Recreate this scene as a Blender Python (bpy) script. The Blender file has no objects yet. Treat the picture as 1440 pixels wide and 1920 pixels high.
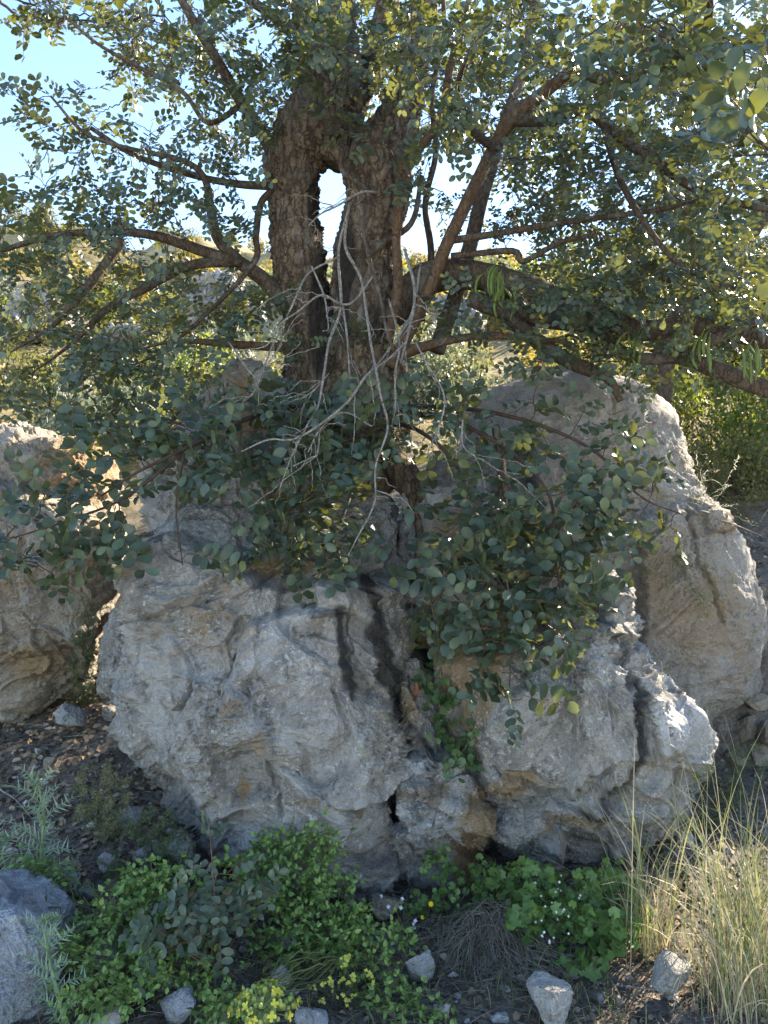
import bpy, math, random
import numpy as np
from mathutils import Vector, Matrix
from mathutils.kdtree import KDTree
from mathutils.bvhtree import BVHTree

random.seed(7)
RNG = np.random.RandomState(7)
SC = bpy.context.scene
COL = SC.collection

# ------------------------------------------------------------------ camera
FPX = 1443.0            # focal length in photo pixels (photo 1440 x 1920)
EYE = 1.5
cam_d = bpy.data.cameras.new('camera')
cam_d.sensor_fit = 'VERTICAL'
cam_d.angle = 2 * math.atan(960 / FPX)
cam_d.clip_start = 0.05
cam_d.clip_end = 600
cam = bpy.data.objects.new('camera', cam_d)
COL.objects.link(cam)
cam.location = (0, 0, EYE)
cam.rotation_euler = (math.radians(90), 0, 0)
SC.camera = cam

# ------------------------------------------------------------------ light
SUN_AZ, SUN_EL = 45.0, 31.0        # degrees, azimuth from +Y towards +X
w = bpy.data.worlds.new('World')
SC.world = w
w.use_nodes = True
wn = w.node_tree.nodes
bg = wn['Background']
sky = wn.new('ShaderNodeTexSky')
sky.sky_type = 'NISHITA'
sky.sun_disc = False
sky.sun_elevation = math.radians(SUN_EL)
sky.sun_rotation = math.radians(SUN_AZ)
sky.altitude = 600
sky.air_density = 1.0
sky.dust_density = 0.1
sky.ozone_density = 1.6
w.node_tree.links.new(sky.outputs[0], bg.inputs[0])
bg.inputs[1].default_value = 0.093
sl = bpy.data.lights.new('sun', 'SUN')
sl.energy = 5.0
sl.angle = math.radians(0.5)
sl.color = (1.0, 0.86, 0.66)
sun = bpy.data.objects.new('sun', sl)
COL.objects.link(sun)
_a, _e = math.radians(SUN_AZ), math.radians(SUN_EL)
SUNDIR = Vector((math.cos(_e) * math.sin(_a), math.cos(_e) * math.cos(_a), math.sin(_e)))
sun.rotation_euler = SUNDIR.to_track_quat('Z', 'Y').to_euler()
sun.location = SUNDIR * 30
vs = SC.view_settings
vs.view_transform = 'Standard'
vs.look = 'None'
vs.exposure = 2.45
vs.gamma = 1.0
vs.use_curve_mapping = False
SC.cycles.use_denoising = True
SC.cycles.max_bounces = 6
SC.cycles.diffuse_bounces = 3
SC.cycles.transmission_bounces = 4
SC.cycles.sample_clamp_indirect = 6.0

# ------------------------------------------------------------------ helpers
def P(px, py, d):
    return np.array([(px - 720) / FPX * d, d, EYE - (py - 960) / FPX * d])

def to_px(p):
    p = np.asarray(p, float)
    y = np.maximum(p[..., 1], 1e-3)
    return 720 + p[..., 0] / y * FPX, 960 - (p[..., 2] - EYE) / y * FPX

_prm = np.random.RandomState(3).permutation(256)
PERM = np.concatenate([_prm, _prm, _prm])
GR = np.random.RandomState(4).normal(size=(256, 3))
GR /= np.linalg.norm(GR, axis=1)[:, None]

def perlin(p, seed=0):
    p = np.asarray(p, float) + seed * 17.31
    i = np.floor(p).astype(np.int64)
    f = p - i
    i &= 255
    u = f * f * f * (f * (f * 6 - 15) + 10)
    out = 0
    X = [PERM[i[:, 0]], PERM[i[:, 0] + 1]]
    for dx in (0, 1):
        wx = u[:, 0] if dx else 1 - u[:, 0]
        for dy in (0, 1):
            wy = u[:, 1] if dy else 1 - u[:, 1]
            hxy = PERM[X[dx] + ((i[:, 1] + dy) & 255)]
            for dz in (0, 1):
                wz = u[:, 2] if dz else 1 - u[:, 2]
                g = GR[PERM[hxy + ((i[:, 2] + dz) & 255)]]
                dot = g[:, 0] * (f[:, 0] - dx) + g[:, 1] * (f[:, 1] - dy) + g[:, 2] * (f[:, 2] - dz)
                out = out + wx * wy * wz * dot
    return out * 1.6

def fbm(p, freq=1.0, octv=4, gain=0.5, seed=0, ridged=False):
    p = np.asarray(p, float) * freq
    a, s, tot = 1.0, 0, 0
    for k in range(octv):
        n = perlin(p, seed + k * 3.7)
        if ridged:
            n = 1 - 2 * np.abs(n)
        s = s + a * n
        tot += a
        p = p * 2.03
        a *= gain
    return s / tot

def worley(p, freq=1.0, seed=0):
    p = np.asarray(p, float) * freq + seed * 7.7
    i = np.floor(p).astype(np.int64)
    f1 = np.full(len(p), 9.0)
    f2 = np.full(len(p), 9.0)
    cid = np.zeros(len(p), np.int64)
    off = np.zeros_like(p)
    lo = np.where(p - i < 0.5, -1, 0)
    for dx in (0, 1):
        for dy in (0, 1):
            for dz in (0, 1):
                c = i + lo + (dx, dy, dz)
                h = PERM[PERM[PERM[c[:, 0] & 255] + (c[:, 1] & 255)] + (c[:, 2] & 255)]
                q = c + 0.5 + GR[h] * 0.42
                d = np.sqrt(((p - q) ** 2).sum(1))
                m = d < f1
                f2 = np.where(m, f1, np.minimum(f2, d))
                cid = np.where(m, h, cid)
                off = np.where(m[:, None], p - q, off)
                f1 = np.where(m, d, f1)
    return f1, f2, cid, off

def sstep(a, b, x):
    t = np.clip((x - a) / (b - a), 0, 1)
    return t * t * (3 - 2 * t)

# ---- meshes, things and parts
def make_mesh(name, V, T, attrs=None, smooth=True):
    V = np.ascontiguousarray(V, np.float32)
    T = np.ascontiguousarray(T, np.int32)
    me = bpy.data.meshes.new(name)
    me.vertices.add(len(V))
    me.vertices.foreach_set('co', V.ravel())
    me.loops.add(T.size)
    me.loops.foreach_set('vertex_index', T.ravel())
    me.polygons.add(len(T))
    me.polygons.foreach_set('loop_start', np.arange(0, T.size, 3, dtype=np.int32))
    me.polygons.foreach_set('loop_total', np.full(len(T), 3, np.int32))
    me.polygons.foreach_set('use_smooth', np.full(len(T), bool(smooth)))
    for k, v in (attrs or {}).items():
        at = me.attributes.new(k, 'FLOAT', 'POINT')
        at.data.foreach_set('value', np.ascontiguousarray(v, np.float32))
    me.update(calc_edges=True)
    me.validate()
    return me

def props(o, label=None, cat=None, group=None, kind=None):
    if label: o['label'] = label
    if cat: o['category'] = cat
    if group: o['group'] = group
    if kind: o['kind'] = kind
    return o

def thing(name, loc, label, cat, group=None):
    o = bpy.data.objects.new(name, None)
    o.empty_display_size = 0.05
    COL.objects.link(o)
    o.location = [float(c) for c in loc]
    return props(o, label, cat, group)

def link(name, me, mat, parent=None, loc=None, kind=None, label=None):
    o = bpy.data.objects.new(name, me)
    COL.objects.link(o)
    if mat is not None and not me.materials:
        me.materials.append(mat)
    if parent is not None:
        o.parent = parent
    if loc is not None:
        o.location = [float(c) for c in loc]
    return props(o, label=label, kind=kind)

def part(name, V, T, mat, parent, attrs=None, smooth=True, kind=None, label=None):
    """world-space geometry as a child of an unrotated thing"""
    base = np.array(parent.location) if parent is not None else np.zeros(3)
    return link(name, make_mesh(name, np.asarray(V) - base, T, attrs, smooth), mat, parent, kind=kind, label=label)

def solid(name, V, T, mat, label, cat, group=None, attrs=None, smooth=True, kind=None):
    """world-space geometry as one top-level mesh with its origin at its base"""
    V = np.asarray(V, float)
    b = V.mean(0)
    b[2] = V[:, 2].min()
    o = link(name, make_mesh(name, V - b, T, attrs, smooth), mat, loc=b)
    return props(o, label, cat, group, kind)

class Geo:
    """collects triangles with point attributes"""
    def __init__(self):
        self.V, self.T, self.A, self.n = [], [], [], 0
    def add(self, V, T, A=None):
        V = np.asarray(V, float)
        self.V.append(V)
        self.T.append(np.asarray(T, np.int64) + self.n)
        self.A.append(np.zeros((len(V), 2)) if A is None else np.asarray(A, float))
        self.n += len(V)
    def get(self):
        A = np.concatenate(self.A)
        return np.concatenate(self.V), np.concatenate(self.T), {'rnd': A[:, 0], 'stem': A[:, 1]}

def catmull(pts, n_per=6):
    pts = np.asarray(pts, float)
    if len(pts) < 3:
        t = np.linspace(0, 1, n_per + 1)[:, None]
        return pts[0] * (1 - t) + pts[-1] * t
    q = np.vstack([2 * pts[0] - pts[1], pts, 2 * pts[-1] - pts[-2]])
    out = []
    for k in range(1, len(q) - 2):
        a, b, c, d = q[k - 1], q[k], q[k + 1], q[k + 2]
        for t in np.arange(n_per) / n_per:
            out.append(0.5 * (2 * b + (c - a) * t + (2 * a - 5 * b + 4 * c - d) * t * t + (3 * b - 3 * c + d - a) * t ** 3))
    out.append(pts[-1])
    return np.array(out)

def frames(pts):
    d = np.gradient(pts, axis=0)
    d /= np.linalg.norm(d, axis=1)[:, None] + 1e-12
    n0 = np.cross(d[0], (0.3, 1, 0.2))
    n0 /= np.linalg.norm(n0) + 1e-12
    N = [n0]
    for k in range(1, len(pts)):
        v = N[-1] - d[k] * np.dot(N[-1], d[k])
        N.append(v / (np.linalg.norm(v) + 1e-12))
    N = np.array(N)
    return d, N, np.cross(d, N)

def tube(pts, rad, seg=8, cap=True):
    pts = np.asarray(pts, float)
    rad = np.broadcast_to(np.asarray(rad, float), (len(pts),))
    d, N, B = frames(pts)
    a = np.arange(seg) * 2 * math.pi / seg
    ring = np.cos(a)[None, :, None] * N[:, None] + np.sin(a)[None, :, None] * B[:, None]
    V = (pts[:, None] + ring * rad[:, None, None]).reshape(-1, 3)
    m = len(pts)
    i = np.arange(m - 1)[:, None] * seg
    j = np.arange(seg)[None]
    j2 = (j + 1) % seg
    a0, a1, b0, b1 = i + j, i + j2, i + seg + j, i + seg + j2
    T = np.concatenate([np.stack([a0, a1, b1], -1).reshape(-1, 3), np.stack([a0, b1, b0], -1).reshape(-1, 3)])
    if cap:
        V = np.vstack([V, pts[0], pts[-1]])
        k = np.arange(seg)
        T = np.vstack([T, np.stack([np.full(seg, m * seg), (k + 1) % seg, k], -1),
                       np.stack([np.full(seg, m * seg + 1), (m - 1) * seg + k, (m - 1) * seg + (k + 1) % seg], -1)])
    return V, T

def vnormals(V, T):
    n = np.cross(V[T[:, 1]] - V[T[:, 0]], V[T[:, 2]] - V[T[:, 0]])
    out = np.zeros_like(V)
    for k in range(3):
        for c in range(3):
            out[:, c] += np.bincount(T[:, k], weights=n[:, c], minlength=len(V))
    return out / (np.linalg.norm(out, axis=1)[:, None] + 1e-12)

# ------------------------------------------------------------------ materials
def new_mat(name):
    m = bpy.data.materials.new(name)
    m.use_nodes = True
    nt = m.node_tree
    return m, nt, nt.nodes['Principled BSDF'], nt.nodes['Material Output']

def nd(nt, kind, **kw):
    n = nt.nodes.new(kind)
    for k, v in kw.items():
        if k == 'i':
            for a, b in v.items():
                n.inputs[a].default_value = b
        else:
            setattr(n, k, v)
    return n

def lk(nt, a, b):
    nt.links.new(a, b)

def ramp(nt, src, stops, interp='LINEAR'):
    r = nd(nt, 'ShaderNodeValToRGB')
    r.color_ramp.interpolation = interp
    el = r.color_ramp.elements
    while len(el) < len(stops):
        el.new(0.5)
    for e, (p, c) in zip(el, stops):
        e.position = p
        e.color = (c, c, c, 1) if isinstance(c, (int, float)) else (*c, 1)
    if src is not None:
        lk(nt, src, r.inputs[0])
    return r.outputs[0]

def mixc(nt, fac, a, b, blend='MIX'):
    m = nd(nt, 'ShaderNodeMix', data_type='RGBA', blend_type=blend)
    for s, v in ((m.inputs[0], fac), (m.inputs[6], a), (m.inputs[7], b)):
        if hasattr(v, 'is_output'):
            lk(nt, v, s)
        elif isinstance(v, (int, float)):
            s.default_value = v
        else:
            s.default_value = (*v, 1)
    return m.outputs[2]

def math2(nt, op, a, b, clamp=False):
    m = nd(nt, 'ShaderNodeMath', operation=op, use_clamp=clamp)
    for s, v in ((m.inputs[0], a), (m.inputs[1], b)):
        if hasattr(v, 'is_output'):
            lk(nt, v, s)
        else:
            s.default_value = v
    return m.outputs[0]

def noise(nt, vec, scale, detail=5, rough=0.55, dist=0.0):
    n = nd(nt, 'ShaderNodeTexNoise', i={'Scale': scale, 'Detail': detail, 'Roughness': rough, 'Distortion': dist})
    lk(nt, vec, n.inputs['Vector'])
    return n.outputs['Fac']

def vor(nt, vec, scale, feature='F1'):
    n = nd(nt, 'ShaderNodeTexVoronoi', feature=feature, i={'Scale': scale})
    lk(nt, vec, n.inputs['Vector'])
    return n.outputs['Distance']

def attr(nt, name):
    return nd(nt, 'ShaderNodeAttribute', attribute_name=name).outputs['Fac']

def leaf_mat(name, stops, trans, tfac=0.3, rough=0.42, under=None, stemc=(0.25, 0.2, 0.08), spec=0.5):
    m, nt, bs, out = new_mat(name)
    r = attr(nt, 'rnd')
    col = ramp(nt, r, stops)
    tc = nd(nt, 'ShaderNodeTexCoord').outputs['Object']
    mott = noise(nt, tc, 60, 1)
    col = mixc(nt, 0.6, col, ramp(nt, mott, [(0.3, 0.72), (0.7, 1.2)]), 'MULTIPLY')
    if under:
        bf = nd(nt, 'ShaderNodeNewGeometry').outputs['Backfacing']
        col = mixc(nt, math2(nt, 'MULTIPLY', bf, 0.75), col, under)
    col = mixc(nt, attr(nt, 'stem'), col, stemc)
    lk(nt, col, bs.inputs['Base Color'])
    bs.inputs['Roughness'].default_value = rough
    bs.inputs['Specular IOR Level'].default_value = spec
    tr = nd(nt, 'ShaderNodeBsdfTranslucent')
    tcol = mixc(nt, 0.45, trans, col)
    lk(nt, tcol, tr.inputs[0])
    mx = nd(nt, 'ShaderNodeMixShader')
    lk(nt, math2(nt, 'MULTIPLY', math2(nt, 'SUBTRACT', 1.0, attr(nt, 'stem')), tfac), mx.inputs[0])
    lk(nt, bs.outputs[0], mx.inputs[1])
    lk(nt, tr.outputs[0], mx.inputs[2])
    lk(nt, mx.outputs[0], out.inputs[0])
    return m

def plain_mat(name, a, b, scale=20, rough=0.8, bump=0.0, spec=0.3, use_rnd=False):
    m, nt, bs, out = new_mat(name)
    tc = nd(nt, 'ShaderNodeTexCoord').outputs['Object']
    f = noise(nt, tc, scale, 6)
    if use_rnd:
        f = math2(nt, 'ADD', math2(nt, 'MULTIPLY', f, 0.5), math2(nt, 'MULTIPLY', attr(nt, 'rnd'), 0.55))
    col = ramp(nt, f, [(0.3, a), (0.7, b)])
    lk(nt, col, bs.inputs['Base Color'])
    bs.inputs['Roughness'].default_value = rough
    bs.inputs['Specular IOR Level'].default_value = spec
    if bump:
        b_ = nd(nt, 'ShaderNodeBump', i={'Strength': bump, 'Distance': 0.01})
        lk(nt, noise(nt, tc, scale * 2.5, 6), b_.inputs['Height'])
        lk(nt, b_.outputs[0], bs.inputs['Normal'])
    return m

def rock_mat(name, dark, mid, light, ochre=(0.36, 0.25, 0.13), warm=0.25, speck=0.5, bleach=0.6):
    """weathered limestone: grey body, ochre break faces, white lichen, black crust"""
    m, nt, bs, out = new_mat(name)
    tc = nd(nt, 'ShaderNodeTexCoord').outputs['Object']
    mp = nd(nt, 'ShaderNodeMapping', i={'Scale': (1, 1, 0.55)})
    lk(nt, tc, mp.inputs[0])
    big = noise(nt, tc, 2.6, 4, 0.6, 0.6)
    medm = noise(nt, tc, 11, 5, 0.68, 0.4)
    fine = noise(nt, tc, 60, 4, 0.7)
    vfine = noise(nt, tc, 230, 2, 0.7)
    streak = noise(nt, mp.outputs[0], 6, 5, 0.65, 1.2)
    f = math2(nt, 'ADD', math2(nt, 'MULTIPLY', medm, 0.6), math2(nt, 'MULTIPLY', fine, 0.4))
    col = ramp(nt, f, [(0.38, dark), (0.46, mid), (0.53, mid), (0.62, light)])
    # smooth bleached faces between the rough crusted ones
    blz = ramp(nt, noise(nt, tc, 3.4, 3, 0.55, 1.0), [(0.48, 0.0), (0.58, 1.0)])
    col = mixc(nt, math2(nt, 'MULTIPLY', blz, bleach), col, mixc(nt, medm, light, (light[0] * 0.82, light[1] * 0.83, light[2] * 0.86)))
    # dark weathering running down the faces
    mv = nd(nt, 'ShaderNodeMapping', i={'Scale': (1, 1, 0.16)})
    lk(nt, tc, mv.inputs[0])
    run = ramp(nt, noise(nt, mv.outputs[0], 9, 4, 0.6, 0.4), [(0.53, 0.0), (0.66, 0.8)])
    col = mixc(nt, math2(nt, 'MULTIPLY', run, 0.55), col, (dark[0] * 0.6, dark[1] * 0.6, dark[2] * 0.6))
    # warm zones
    wz = ramp(nt, math2(nt, 'ADD', math2(nt, 'MULTIPLY', big, 0.65), math2(nt, 'MULTIPLY', fine, 0.35)), [(0.45, 0.0), (0.56, 1.0)])
    col = mixc(nt, math2(nt, 'MULTIPLY', wz, warm), col, ochre)
    och = math2(nt, 'ADD', attr(nt, 'ochre'), math2(nt, 'MULTIPLY', math2(nt, 'SUBTRACT', math2(nt, 'ADD', math2(nt, 'MULTIPLY', fine, 0.5), math2(nt, 'MULTIPLY', medm, 0.5)), 0.5), 4.5))
    och = ramp(nt, math2(nt, 'MULTIPLY', och, attr(nt, 'ochre')), [(0.12, 0.0), (0.5, 0.85)])
    oc2 = mixc(nt, medm, (ochre[0] * 1.35, ochre[1] * 1.35, ochre[2] * 1.45), (ochre[0] * 0.6, ochre[1] * 0.58, ochre[2] * 0.5))
    col = mixc(nt, och, col, oc2)
    # white lichen specks
    sp = ramp(nt, math2(nt, 'ADD', math2(nt, 'MULTIPLY', fine, 0.6), math2(nt, 'MULTIPLY', streak, 0.4)), [(0.55, 0.0), (0.60, 1.0)])
    col = mixc(nt, math2(nt, 'MULTIPLY', sp, speck), col, (0.66, 0.66, 0.64))
    pale = math2(nt, 'ADD', attr(nt, 'pale'), math2(nt, 'MULTIPLY', math2(nt, 'SUBTRACT', fine, 0.5), 2.2))
    pale = ramp(nt, math2(nt, 'MULTIPLY', pale, attr(nt, 'pale')), [(0.15, 0.0), (0.55, 0.9)])
    col = mixc(nt, pale, col, (0.69, 0.69, 0.70))
    # black crust and placed dark marks
    ds = ramp(nt, streak, [(0.57, 0.0), (0.66, 0.8)])
    col = mixc(nt, math2(nt, 'MULTIPLY', ds, 0.5), col, (0.06, 0.06, 0.062))
    dk = math2(nt, 'ADD', attr(nt, 'dark'), math2(nt, 'MULTIPLY', math2(nt, 'SUBTRACT', medm, 0.5), 2.0))
    dk = ramp(nt, math2(nt, 'MULTIPLY', dk, attr(nt, 'dark')), [(0.12, 0.0), (0.55, 0.9)])
    col = mixc(nt, dk, col, (0.062, 0.06, 0.06))
    pits = ramp(nt, vor(nt, tc, 95), [(0.06, 0.35), (0.22, 1.0)])
    col = mixc(nt, 0.55, col, pits, 'MULTIPLY')
    col = mixc(nt, 0.35, col, ramp(nt, vfine, [(0.3, 0.75), (0.7, 1.2)]), 'MULTIPLY')
    lk(nt, col, bs.inputs['Base Color'])
    bs.inputs['Roughness'].default_value = 0.88
    bs.inputs['Specular IOR Level'].default_value = 0.25
    h = math2(nt, 'ADD', math2(nt, 'MULTIPLY', medm, 1.0), math2(nt, 'MULTIPLY', fine, 0.55))
    h = math2(nt, 'ADD', h, math2(nt, 'MULTIPLY', vfine, 0.16))
    h = math2(nt, 'ADD', h, math2(nt, 'MULTIPLY', pits, 0.12))
    b = nd(nt, 'ShaderNodeBump', i={'Strength': 1.0, 'Distance': 0.05})
    lk(nt, h, b.inputs['Height'])
    lk(nt, b.outputs[0], bs.inputs['Normal'])
    return m
# ------------------------------------------------------------------ terrain
_gy = np.array([-200, -60, -12, -3, 0, 2.0, 2.6, 3.2, 4.0, 5.5, 8, 20, 38, 46, 70, 200.0])
_gl = np.array([-22, -7, -1.2, -.15, -.03, .0, .06, .22, .50, 1.15, 2.2, 6.6, 14.0, 14.6, 11, -10.0])
_gr = np.array([-22, -7, -1.2, -.15, -.03, .0, .0, .03, .46, 1.50, 2.4, 6.8, 13.4, 14.2, 11, -10.0])
_gy3 = np.array([-200, -60, -12, -3, 0, 2.0, 2.6, 3.2, 3.9, 4.15, 5.5, 8, 20, 38, 46, 70, 200.0])
_g3 = np.array([-22, -7, -1.2, -.15, -.03, .0, .04, .12, .22, .95, 1.56, 2.4, 6.8, 13.4, 14.2, 11, -10.0])

def gh(x, y):
    x = np.asarray(x, float); y = np.asarray(y, float)
    t = sstep(-1.15, -0.35, x)
    h = np.interp(y, _gy, _gl) * (1 - t) + np.interp(y, _gy, _gr) * t
    t = sstep(0.8, 1.4, x)
    h = h * (1 - t) + np.interp(y, _gy3, _g3) * t
    p = np.stack([x.ravel(), y.ravel(), np.zeros(x.size)], -1)
    far = np.clip((y.ravel() - 5) / 30, 0, 1)
    n = fbm(p, 1.3, 3) * 0.05 + fbm(p, 6, 3, seed=5) * 0.016 + far * fbm(p, 0.13, 4, seed=9) * 3.2 + np.clip(far * 6, 0, 1) * fbm(p, 0.6, 3, seed=2) * 0.35
    return h + n.reshape(h.shape)

def _axis(parts):
    out = [np.array([parts[0][0]])]
    for a, b, n in parts:
        out.append(np.linspace(a, b, n + 1)[1:])
    return np.concatenate(out)

gx = _axis([(-160, -40, 14), (-40, -12, 26), (-12, -3, 50), (-3, 3, 230), (3, 12, 50), (12, 40, 26), (40, 160, 14)])
gyv = _axis([(-190, -20, 14), (-20, 1.4, 24), (1.4, 4.6, 130), (4.6, 9, 70), (9, 50, 120), (50, 190, 20)])
XX, YY = np.meshgrid(gx, gyv)
ZZ = gh(XX, YY)
def ghf(x, y):
    """ground height read off the terrain grid"""
    x = np.atleast_1d(np.asarray(x, float)); y = np.atleast_1d(np.asarray(y, float))
    i = np.clip(np.searchsorted(gx, x) - 1, 0, len(gx) - 2)
    j = np.clip(np.searchsorted(gyv, y) - 1, 0, len(gyv) - 2)
    u = (x - gx[i]) / (gx[i + 1] - gx[i]); v = (y - gyv[j]) / (gyv[j + 1] - gyv[j])
    return (ZZ[j, i] * (1 - u) + ZZ[j, i + 1] * u) * (1 - v) + (ZZ[j + 1, i] * (1 - u) + ZZ[j + 1, i + 1] * u) * v

def ghs(x, y):
    return float(ghf(x, y)[0])

def G(px, py):
    """where the ray through a photo pixel meets the ground"""
    ds = np.linspace(1.2, 60, 9000)
    x, y, z = (px - 720) / FPX * ds, ds, EYE - (py - 960) / FPX * ds
    hit = np.nonzero(z <= ghf(x, y))[0]
    k = hit[0] if len(hit) else -1
    return np.array([x[k], y[k], ghs(x[k], y[k])])

nx_, ny_ = len(gx), len(gyv)
gi = (np.arange(ny_ - 1)[:, None] * nx_ + np.arange(nx_ - 1)[None]).ravel()
GT = np.concatenate([np.stack([gi, gi + 1, gi + nx_ + 1], -1), np.stack([gi, gi + nx_ + 1, gi + nx_], -1)])
GV = np.stack([XX.ravel(), YY.ravel(), ZZ.ravel()], -1)
gm, nt, bs, out = new_mat('soil_and_dry_hillside')
tc = nd(nt, 'ShaderNodeTexCoord').outputs['Object']
n1, n2, n3 = noise(nt, tc, 9, 8, 0.65), noise(nt, tc, 55, 6, 0.7), noise(nt, tc, 0.55, 6, 0.7)
soil = ramp(nt, math2(nt, 'ADD', math2(nt, 'MULTIPLY', n1, 0.5), math2(nt, 'MULTIPLY', n2, 0.5)),
            [(0.34, (0.05, 0.042, 0.035)), (0.48, (0.13, 0.11, 0.094)), (0.58, (0.22, 0.195, 0.17)), (0.70, (0.36, 0.33, 0.30))])
hill = ramp(nt, math2(nt, 'ADD', math2(nt, 'MULTIPLY', n3, 0.7), math2(nt, 'MULTIPLY', n1, 0.3)),
            [(0.33, (0.09, 0.09, 0.04)), (0.45, (0.20, 0.16, 0.075)), (0.56, (0.34, 0.27, 0.15)), (0.68, (0.42, 0.39, 0.34))])
track = ramp(nt, math2(nt, 'ADD', math2(nt, 'MULTIPLY', n1, 0.4), math2(nt, 'MULTIPLY', n2, 0.6)), [(0.38, (0.42, 0.40, 0.36)), (0.62, (0.62, 0.60, 0.56))])
lk(nt, mixc(nt, attr(nt, 'track'), mixc(nt, attr(nt, 'hill'), soil, hill), track), bs.inputs['Base Color'])
bs.inputs['Roughness'].default_value = 0.95
bs.inputs['Specular IOR Level'].default_value = 0.15
bmp = nd(nt, 'ShaderNodeBump', i={'Strength': 1.0, 'Distance': 0.03})
lk(nt, math2(nt, 'ADD', n1, math2(nt, 'MULTIPLY', n2, 0.5)), bmp.inputs['Height'])
lk(nt, bmp.outputs[0], bs.inputs['Normal'])
hillw = sstep(5.0, 7.5, GV[:, 1])
fill_gravelw = sstep(1.3, 0.6, GV[:, 1])          # pale gravel added behind the camera, unseen, to bounce sun onto shaded fronts
g = link('ground', make_mesh('ground', GV, GT, {'hill': hillw, 'track': fill_gravelw}), gm)
props(g, 'dark earth slope rising behind the boulders to a dry sunlit hillside', 'ground', kind='structure')

# ------------------------------------------------------------------ rocks
def poly_sd(px, py, poly):
    """signed distance to a polygon, positive inside"""
    poly = np.asarray(poly, float)
    n = len(poly)
    d = np.full(px.shape, 1e9)
    ins = np.zeros(px.shape, bool)
    for k in range(n):
        a, b = poly[k], poly[(k + 1) % n]
        e = b - a
        wx, wy = px - a[0], py - a[1]
        t = np.clip((wx * e[0] + wy * e[1]) / (e @ e), 0, 1)
        d = np.minimum(d, np.hypot(wx - e[0] * t, wy - e[1] * t))
        c = ((a[1] > py) != (b[1] > py))
        if abs(e[1]) > 1e-9:
            ins ^= c & (px < e[0] * (py - a[1]) / e[1] + a[0])
    return np.where(ins, d, -d)

def line_d(px, py, line):
    line = np.asarray(line, float)
    d = np.full(px.shape, 1e9)
    for a, b in zip(line[:-1], line[1:]):
        e = b - a
        wx, wy = px - a[0], py - a[1]
        t = np.clip((wx * e[0] + wy * e[1]) / (e @ e), 0, 1)
        d = np.minimum(d, np.hypot(wx - e[0] * t, wy - e[1] * t))
    return d

BV, BT, _bn = [], [], 0       # rock + ground surfaces for placing plants
def bvh_add(V, T):
    global _bn
    BV.append(np.asarray(V)); BT.append(np.asarray(T) + _bn); _bn += len(V)

def ellipse(cx, cy, rx, ry, n=24, wob=0.10, seed=0):
    r = np.random.RandomState(seed)
    ph = r.rand(5) * 6.28
    a = np.arange(n) * 2 * math.pi / n
    k = 1 + wob * (np.sin(2 * a + ph[0]) + 0.7 * np.sin(3 * a + ph[1]) + 0.5 * np.sin(5 * a + ph[2]))
    return [(cx + rx * c * q, cy - ry * s * q) for c, s, q in zip(np.cos(a), np.sin(a), k)]

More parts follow.
